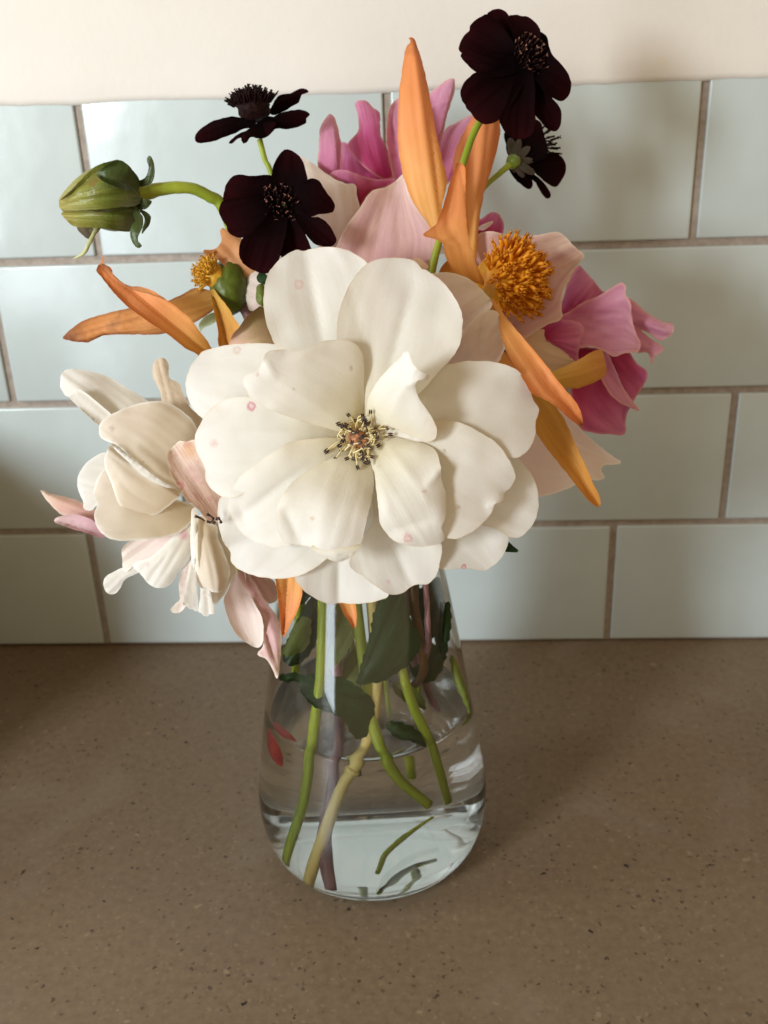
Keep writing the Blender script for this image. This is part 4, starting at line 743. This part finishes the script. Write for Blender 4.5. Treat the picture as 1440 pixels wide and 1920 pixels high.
stem(dr, [(900,540,.404), (860,620,.405), (800,780,.402), inv(.012, -.004, .160), inv(.016, -.010, .12), inv(.0225, -.002, .088)], [.0045, .0030, .0024, .0020, .0018, .0017], M_STEMP, wob=.2)
dm = flower('orange_dahlia', 'orange dahlia hidden behind the largest white rose, two orange petals hanging below it', 'dahlia', 600, 1040, .377, G_DAH)
P(dm, M_ORANGE, ZG, [(200,-20),(300,-30),(352,40),(352,140),(332,220),(292,300),(252,372),(235,270),(222,150),(212,75)], (280,-10), (250,372), (.3745,.3715,.3720), cup=-.003, groove=.001)
P(dm, M_ORANGE, ZG, [(520,150),(600,140),(628,205),(634,260),(624,327),(592,290),(560,240),(545,200)], (570,150), (624,327), (.3740,.3715,.3720), cup=-.002)
stem(dm, [(600,1040,.379), (620,990,.387), inv(-.006, -.020, .1665), inv(.002, .000, .14), inv(.004, -.002, .10)], [.0040, .0030, .0024, .0022, .0020], M_STEMB, wob=.2)

# ------------------------------------------------------------------ pink dahlias
G_PNK = 'pink dahlias'
pt = flower('pink_dahlia', 'bright pink dahlia at the top with ragged upright petals behind the tall orange petal', 'dahlia', 710, 300, .435, G_PNK)
B = (430, 900)
P(pt, M_PINKL, ZB, [(680,720),(690,620),(720,560),(745,528),(800,502),(868,465),(900,480),(880,560),(820,640),(790,740),(760,800),(720,820)], (720,850), (880,470), (.437,.440,.446), cup=.003)
P(pt, M_PINKL, ZB, [(640,420),(650,372),(700,322),(772,284),(783,330),(770,385),(742,470),(722,560),(705,640),(680,760),(620,800),(620,600)], (640,800), (775,290), (.434,.436,.440), cup=.003, folds=[(700,420,70,-30,-.002,10)])
P(pt, M_PINK, ZB, [(200,780),(206,680),(215,605),(250,612),(300,650),(430,630),(470,700),(490,800),(400,830),(290,820)], B, (300,600), (.434,.440,.443), cup=.004)
P(pt, M_PINK, ZB, [(245,615),(272,580),(300,545),(292,450),(280,422),(290,402),(312,393),(345,402),(372,432),(405,455),(410,560),(440,630),(455,700),(470,780),(420,790),(330,730),(270,670)], B, (310,395), (.432,.434,.440), cup=.003, ruffle=.0025, folds=[(330,560,60,180,.0016,8)])
P(pt, M_PINKL, ZB, [(98,735),(102,600),(105,545),(125,500),(140,475),(155,461),(178,480),(200,550),(212,620),(206,740),(200,800),(140,790)], (180,800), (155,462), (.428,.424,.430), cup=.003, skew=.001, folds=[(185,640,10,130,-.003,7)])
P(pt, M_PINKL, ZB, [(480,800),(468,760),(452,680),(440,600),(443,500),(458,430),(488,390),(540,365),(580,380),(580,600),(560,790),(520,830)], (510,820), (490,385), (.430,.425,.432), cup=-.004, folds=[(470,560,30,160,.0022,9)])
P(pt, M_PINK, ZB, [(150,775),(200,742),(250,748),(320,775),(400,790),(480,786),(470,810),(430,830),(370,850),(335,885),(300,940),(280,860),(230,810)], (310,930), (300,745), (.424,.421,.421), cup=.003, ruffle=.002)
P(pt, M_ORANGE, ZB, [(270,860),(345,850),(345,920),(320,950),(290,930)], (310,950), (310,860), (.4262,.4262,.4262))
stem(pt, [(680,400,.432), (690,520,.425), (690,760,.415), inv(0, .015, .16), inv(.002, .024, .1)], [.006, .0028, .0025, .0024, .0022], M_STEMD)
pr = flower('pink_dahlia', 'deep pink dahlia drooping at the right beside the spiky orange disc', 'dahlia', 1080, 620, .425, G_PNK)
B = (700, 640)
P(pr, M_PINKL, ZE, [(1040,420),(1125,425),(1200,490),(1280,540),(1336,553),(1340,592),(1310,622),(1270,636),(1220,600),(1140,575),(1040,540)], (900,480), (1340,580), (.430,.431,.430), cup=.003, folds=[(1240,560,90,40,-.003,8)])
P(pr, M_PINKL, ZE, [(1100,540),(1150,565),(1220,620),(1292,680),(1250,712),(1230,757),(1212,700),(1165,695),(1090,640)], (1000,560), (1280,700), (.429,.4295,.429), cup=.002)
P(pr, M_PINK, ZE, [(340,140),(352,50),(385,25),(425,-5),(470,5),(492,90),(440,130)], (400,130), (450,0), (.424,.427,.430))
P(pr, M_PALE, ZE, [(360,75),(390,55),(440,38),(425,65),(385,85)], (360,80), (440,40), (.4235,.4225,.4225))
P(pr, M_PINK, ZE, [(760,560),(800,390),(832,308),(866,262),(900,290),(945,340),(990,392),(1060,420),(1000,520),(880,560)], B, (960,350), (.428,.428,.430), cup=.005, folds=[(890,390,40,-90,-.004,12)])
P(pr, M_PINK, ZE, [(840,690),(1000,680),(1110,690),(1160,750),(1212,798),(1190,862),(1155,915),(1130,960),(1100,1030),(1096,1102),(1020,1105),(950,1100),(870,1072),(850,1000),(830,900)], (780,720), (1100,1080), (.428,.427,.430), cup=-.003, ruffle=.003, folds=[(1090,800,120,60,.0026,14)])
P(pr, M_PINKL, ZE, [(960,680),(1000,690),(1040,760),(1090,870),(1135,935),(1172,987),(1120,968),(1080,950),(1020,900),(970,800)], (940,680), (1172,985), (.424,.4225,.424), cup=-.002)
P(pr, M_PINKL, ZE, [(740,520),(800,500),(880,450),(900,440),(960,415),(1030,372),(1080,344),(1103,365),(1100,402),(1125,440),(1132,510),(1150,590),(1177,650),(1165,692),(1100,697),(1040,717),(1000,692),(920,667),(870,670),(790,600)], B, (1120,660), (.425,.4195,.421), cup=-.003, ruffle=.0034, folds=[(960,540,190,50,.0036,12),(930,500,170,10,.0026,9),(960,590,180,60,.0026,10)])
P(pr, M_PINK, ZE, [(620,640),(665,585),(700,552),(770,530),(832,536),(890,562),(875,640),(865,700),(860,760),(780,690),(700,640)], (640,640), (880,620), (.4195,.416,.4165), cup=.002, ruffle=.002)
P(pr, M_PEACH, ZE, [(560,650),(640,590),(690,580),(750,620),(830,700),(865,745),(795,772),(720,795),(640,740)], (580,650), (850,750), (.417,.4155,.4165), cup=.002)
stem(pr, [(1030,640,.428), (960,660,.424), (860,780,.412), inv(.018, .006, .162), inv(.018, .014, .11)], [.005, .003, .0026, .0025, .0022], M_STEMB)

# ------------------------------------------------------------------ blush coloured flowers between and behind
blu = flower('blush_dahlia', 'pale blush pink dahlia with broad petals behind the front maroon cosmos and the white rose', 'dahlia', 700, 480, .412)
P(blu, M_PALE, ZB, [(-40,660),(0,670),(60,702),(150,770),(220,810),(282,818),(292,880),(306,930),(280,1000),(230,1080),(200,1150),(120,1150),(60,1050),(-30,850)], (170,1250), (60,720), (.414,.411,.419), cup=.003)
P(blu, M_BLUSH, ZB, [(180,1180),(195,1110),(240,1020),(300,940),(345,870),(372,845),(430,830),(470,808),(500,785),(527,764),(560,880),(620,980),(670,1050),(700,1110),(700,1180),(650,1300),(300,1300)], (440,1330), (500,780), (.409,.4020,.4080), cup=-.004, ruffle=.0016, folds=[(400,1040,-40,150,.0016,9),(500,1000,10,170,.001,8),(330,1080,-60,120,.0012,8)])
P(blu, M_PALE, ZD, [(1185,885),(1195,820),(1240,783),(1295,780),(1400,860),(1400,1000),(1285,990),(1220,1012),(1195,950)], (1450,930), (1190,880), (.405,.402,.405), cup=.002)
P(blu, M_BLUSH, ZE, [(330,200),(360,110),(420,90),(520,108),(640,110),(720,98),(772,97),(830,150),(860,180),(896,214),(865,255),(835,300),(790,400),(780,470),(782,525),(720,552),(660,582),(600,622),(520,640),(400,560),(340,400)], (420,560), (880,215), (.416,.409,.407), cup=.004, ruffle=.002, folds=[(790,190,-120,-60,-.0022,12)])
P(blu, M_PALE, ZE, [(540,1150),(600,1000),(690,900),(790,990),(860,1060),(920,1120),(990,1180),(1060,1228),(1080,1250),(1035,1256),(990,1262),(980,1290),(997,1322),(960,1337),(900,1332),(800,1382),(700,1412),(640,1412),(560,1330)], (560,1000), (1070,1250), (.408,.408,.414), cup=-.003, ruffle=.002)
P(blu, M_PEACH, ZB, [(590,1180),(620,1195),(650,1225),(640,1240),(600,1235),(560,1210)], (570,1190), (650,1235), (.3965,.396,.396))
P(blu, M_YELLOW, ZB, [(700,1260),(740,1200),(800,1180),(860,1250),(920,1330),(900,1400),(700,1400)], (800,1420), (780,1190), (.405,.404,.405))
stem(blu, [(690,560,.412), (690,760,.408), inv(.004, .004, .16), inv(.010, .006, .1)], [.006, .003, .0025, .0022], M_STEMB)
wr3 = flower('white_rose', 'smaller blush white rose tucked behind the largest rose under the spiky orange disc', 'rose', 880, 590, .382, G_ROSE)
P(wr3, M_PALE, ZE, [(120,310),(160,298),(210,295),(280,310),(350,350),(400,400),(434,442),(432,470),(400,500),(330,570),(260,600),(150,500)], (160,640), (410,420), (.379,.3725,.3760), cup=-.003, ruffle=.0014)
P(wr3, M_PALE, ZE, [(190,770),(210,745),(240,690),(285,600),(330,540),(400,490),(440,484),(470,510),(480,580),(494,685),(480,715),(466,742),(400,738),(330,770),(260,820)], (200,780), (460,540), (.374,.3680,.3690), cup=-.002, ruffle=.0018, folds=[(370,600,-10,100,.0014,7)])
P(wr3, M_ORANGE, ZE, [(440,760),(480,690),(540,740),(600,820),(560,860),(480,800)], (440,760), (590,840), (.3795,.380,.381))
stem(wr3, [(860,640,.379), (830,760,.384), inv(.016, -.014, .165), inv(.0215, -.008, .12), inv(.024, -.004, .09), inv(.030, -.004, .07)], [.003, .002, .0018, .0018, .0016, .0014], M_STEMP)
# ivory rose bud and a green sepal left of the largest rose
gb = flower('rose_bud', 'greenish blush rosebud half hidden at the upper left edge of the largest rose', 'flower bud', 480, 610, .385)
P(gb, petal_mat('green_blush_petal', [(0.0, (0.24, 0.22, 0.05, 1)), (0.6, (0.46, 0.34, 0.16, 1)), (1.0, (0.62, 0.40, 0.28, 1))], transl=.25, vein=.5, veincol=(0.50, 0.22, 0.20, 1), veinscale=5), ZD, [(1100,1180),(1120,1140),(1150,1110),(1200,1040),(1245,1005),(1285,983),(1320,1020),(1380,1130),(1400,1240),(1100,1240)], (1330,1010), (1120,1180), (.387,.381,.384), cup=-.005)
P(gb, M_LEAFY, ZD, [(1252,900),(1262,860),(1290,852),(1310,880),(1320,940),(1300,985),(1270,975),(1250,950)], (1285,990), (1280,855), (.386,.3835,.386), cup=.002, name='sepal')
P(gb, M_LEAF, ZD, [(1258,800),(1290,780),(1320,810),(1325,860),(1290,855),(1265,840)], (1300,870), (1275,785), (.389,.388,.389), name='sepal')
stem(gb, [(490,600,.388), (540,760,.396), inv(-.018, .012, .165), inv(-.0255, .004, .125), inv(-.031, -.002, .09)], [.003, .002, .0016, .0015, .0012], M_STEMG)
# pointed pink tips at far left and drooping blush petals below
lp = flower('pink_bud', 'pale pink bud with two pointed petals below the drooping white rose at far left', 'flower bud', 180, 985, .382)
P(lp, M_PINKL, ZF, [(43,803),(60,806),(100,820),(200,845),(275,872),(360,930),(360,985),(250,945),(180,942),(150,930),(90,870)], (380,970), (43,804), (.384,.3815,.381), cup=.002)
lp.children[0].data.materials[0] = petal_mat('pink_tip_petal', [(0.0, (0.70, 0.42, 0.36, 1)), (0.6, (0.78, 0.52, 0.42, 1)), (1.0, (0.82, 0.68, 0.52, 1))], transl=.35, vein=.2, veincol=(.7, .36, .34, 1), edge=((.85, .7, .6, 1), .15, .8))
P(lp, petal_mat('mauve_petal', [(0.0, (0.66, 0.40, 0.46, 1)), (0.6, (0.76, 0.54, 0.56, 1)), (1.0, (0.82, 0.66, 0.64, 1))], transl=.35, vein=.2, veincol=(.66, .36, .42, 1)), ZF, [(118,968),(160,942),(220,935),(290,950),(350,985),(400,1030),(385,1060),(300,1036),(230,1016),(160,992)], (400,1040), (118,968), (.382,.379,.3785), cup=-.002)
stem(lp, [(190,980,.3825), (300,990,.384), (460,985,.395), (560,975,.402), inv(-.020, .006, .155), inv(-.020, .016, .11), inv(-.019, .020, .08)], [.0018, .0018, .0016, .0016, .0016, .0016, .0014], M_STEMG)
hb = flower('blush_flower', 'limp blush pink flower hanging over the left side of the glass vase', 'flower', 470, 1080, .388)
P(hb, M_PALE, ZF, [(1060,1180),(1085,1255),(1062,1330),(1035,1400),(1060,1500),(1100,1580),(1160,1630),(1230,1652),(1250,1560),(1240,1490),(1205,1420),(1160,1330),(1140,1200)], (1090,1180), (1210,1650), (.3915,.387,.388), cup=-.004, ruffle=.002)
P(hb, M_BLUSH, ZF, [(1150,1220),(1200,1240),(1250,1262),(1310,1300),(1325,1390),(1280,1418),(1240,1390),(1200,1330)], (1160,1210), (1300,1410), (.392,.391,.392), cup=.003)
P(hb, M_BLUSH, ZF, [(1060,1180),(1150,1230),(1200,1300),(1260,1400),(1320,1480),(1345,1560),(1347,1650),(1325,1818),(1298,1770),(1262,1712),(1218,1690),(1245,1650),(1250,1560),(1240,1490),(1180,1380),(1110,1270)], (1080,1190), (1325,1815), (.389,.3825,.3855), cup=.003, ruffle=.003, folds=[(1260,1560,60,200,.0030,9)])
stem(hb, [(440,1070,.390), (480,1010,.395), (560,985,.402), inv(-.021, -.004, .158), inv(-.026, -.002, .125), inv(-.031, .004, .085)], [.003, .0022, .0018, .0018, .0018, .0016], M_STEMG)

# ------------------------------------------------------------------ foliage inside the vase
lf = flower('leafy_sprig', 'dark green leaves on a thin purple stem inside the neck of the vase', 'leaf sprig', 700, 1240, .405)
P(lf, M_LEAF, ZG, [(628,610),(640,580),(660,500),(690,400),(705,340),(715,260),(740,200),(800,130),(870,130),(910,280),(960,370),(958,420),(930,470),(900,510),(830,560),(770,597),(690,612)], (860,130), (640,600), (.3985,.3935,.3965), cup=.003, groove=.0012, name='leaf')
P(lf, M_LEAF, ZG, [(340,625),(355,590),(400,560),(470,560),(560,580),(660,640),(715,690),(728,740),(722,800),(700,860),(670,892),(630,893),(595,850),(560,790),(470,750),(400,720)], (700,660), (360,610), (.4060,.402,.404), cup=-.003, groove=.001, name='leaf')
P(lf, M_LEAF, ZG, [(780,830),(800,805),(870,812),(950,860),(985,945),(930,915),(840,890)], (790,825), (985,940), (.408,.4055,.408), cup=.003, name='leaf')
P(lf, M_LEAF, ZG, [(1030,400),(1040,300),(1085,200),(1115,185),(1125,300),(1110,400),(1085,490),(1055,440)], (1110,190), (1080,490), (.406,.405,.406), cup=.003, name='leaf')
P(lf, M_LEAFY, ZG, [(1100,470),(1140,480),(1180,570),(1215,680),(1222,770),(1180,690),(1130,590)], (1110,470), (1220,760), (.412,.410,.412), cup=.002, name='leaf')
P(lf, M_LEAFY, ZG, [(480,330),(500,240),(540,190),(555,240),(535,330),(500,390),(470,430)], (540,190), (475,430), (.404,.403,.404), cup=.002, name='leaf')
P(lf, M_LEAFY, ZG, [(280,390),(320,300),(370,260),(400,290),(380,420),(320,460),(260,460)], (390,270), (265,450), (.412,.411,.412), cup=.002, name='leaf')
P(lf, M_LEAF, ZG, [(230,580),(280,555),(350,560),(380,590),(320,600),(260,600)], (370,580), (230,585), (.410,.409,.410), cup=.002, name='leaf')
for k, (pts, b_, t_, D_, m_) in enumerate([
    ([(250,470),(300,330),(380,180),(430,120),(450,240),(430,380),(370,480),(300,520)], (430,120), (260,500), .420, M_LEAF), ([(440,440),(480,300),(560,180),(640,150),(650,300),(600,420),(520,520),(460,520)], (640,150), (450,500), .424, M_LEAFY),
    ([(930,150),(1000,90),(1080,60),(1110,180),(1080,300),(1010,380),(940,300)], (1080,60), (960,370), .418, M_LEAF), ([(560,520),(620,430),(680,420),(690,520),(650,600),(590,620)], (690,430), (570,610), .425, M_LEAFY),
    ([(900,480),(960,400),(1060,420),(1080,520),(1020,600),(940,590)], (1060,400), (920,600), .425, M_LEAF), ([(260,120),(330,60),(440,50),(420,130),(340,210),(270,230)], (440,50), (260,230), .408, M_LEAF),
    ([(700,150),(780,60),(900,50),(960,120),(900,200),(780,220)], (900,40), (710,200), .410, M_LEAF), ([(820,620),(880,600),(960,660),(990,740),(920,720),(850,680)], (820,610), (990,745), .428, M_LEAFY)]):
    P(lf, m_, ZG, pts, b_, t_, (D_, D_ - .002, D_ + .001), cup=(-1) ** k * .003, groove=.001, name='leaf')
stem(lf, [(790,1040,.388), (798,1120,.395), (800,1200,.400), inv(.0225, -.004, .0875)], [.0015, .0014, .0014, .0012], M_STEMP, wob=.25)
stem(lf, [(770,1030,.394), (775,1130,.402), (792,1250,.410), inv(.019, .004, .079)], [.0018, .0018, .0018, .0018], M_STEMB, wob=.25)
fp = tag(obj('fallen_petal', bpy.data.meshes.new('fallen_petal'), None), 'small dark red petal floating in the water at the left of the vase', 'petal')
def petal_tile(parent, name, loc, ru, rv, mat, bend=.002):
    pass
# a fallen petal sunk against the glass: a small bent oval sheet
def bent_oval(L, W, th, bend, n=10):
    vs, fs = [], []
    for side in (1, -1):
        for i in range(n + 1):
            s = i / n; w = W * math.sin(math.pi * min(max(s, .02), .98)) ** .7
            for j in range(5):
                t = (j - 2) / 2; vs.append((t * w, -bend * (1 - (2 * s - 1) ** 2) - bend * .5 * t * t + side * th / 2, (s - .5) * L))
    m = (n + 1) * 5
    for side in (0, 1):
        for i in range(n):
            for j in range(4):
                q = (side * m + i * 5 + j, side * m + i * 5 + j + 1, side * m + (i + 1) * 5 + j + 1, side * m + (i + 1) * 5 + j); fs.append(q if side else q[::-1])
    for i in range(n):
        for j in (0, 4): fs.append((i * 5 + j, (i + 1) * 5 + j, m + (i + 1) * 5 + j, m + i * 5 + j) if j else (i * 5 + j, m + i * 5 + j, m + (i + 1) * 5 + j, (i + 1) * 5 + j))
    return mesh_from('fallen_petal', vs, fs)
fp.data = bent_oval(.017, .0042, .0004, .001); fp.data.materials.append(plain_mat('red_petal', (0.28, 0.008, 0.014, 1), (0.42, 0.03, 0.02, 1), 200, .5, transl=.2))
fp.location = inv(-.0345, -.014, .0625); fp.rotation_euler = (0, R_(-28), R_(-25))
# bits of stem lying on the bottom of the vase
def twig(name, label, pts, rad, mat):
    vs, fs = tube([inv(*p) for p in pts], rad, 8, 6, .2, 5); o0 = inv(*pts[0])
    o = tag(obj(name, mesh_from(name, [v - o0 for v in vs], fs), mat), label, 'stem'); o.location = o0; return o
twig('stem_piece', 'short green stem piece lying in the bottom of the vase', [(.002, -.020, .0085), (.004, -.008, .009), (.010, .004, .010), (.016, .012, .012)], [.0009, .0011, .0010, .0006], M_STEMG)

# ------------------------------------------------------------------ lay the petal spots on the blooms
from mathutils.bvhtree import BVHTree
bpy.context.view_layer.update()
cache = {}
for node, px, py, mname in SPOTS:
    if mname not in cache:
        cache[mname] = [(o, BVHTree.FromPolygons([o.matrix_world @ v.co for v in o.data.vertices], [tuple(p.vertices) for p in o.data.polygons])) for o in bpy.data.objects if o.type == 'MESH' and o.data.materials and o.data.materials[0] and o.data.materials[0].name == mname]
    d = (at(px, py, 1) - Vector(CAM)).normalized(); best = None
    for o, t in cache[mname]:
        h = t.ray_cast(Vector(CAM), d)
        if h[0] and (best is None or h[3] < best[1]): best = (h[0], h[3])
    node.inputs[1].default_value = (best[0] if best else at(px, py, .35)) + Vector((.0011, .0011, .0011))
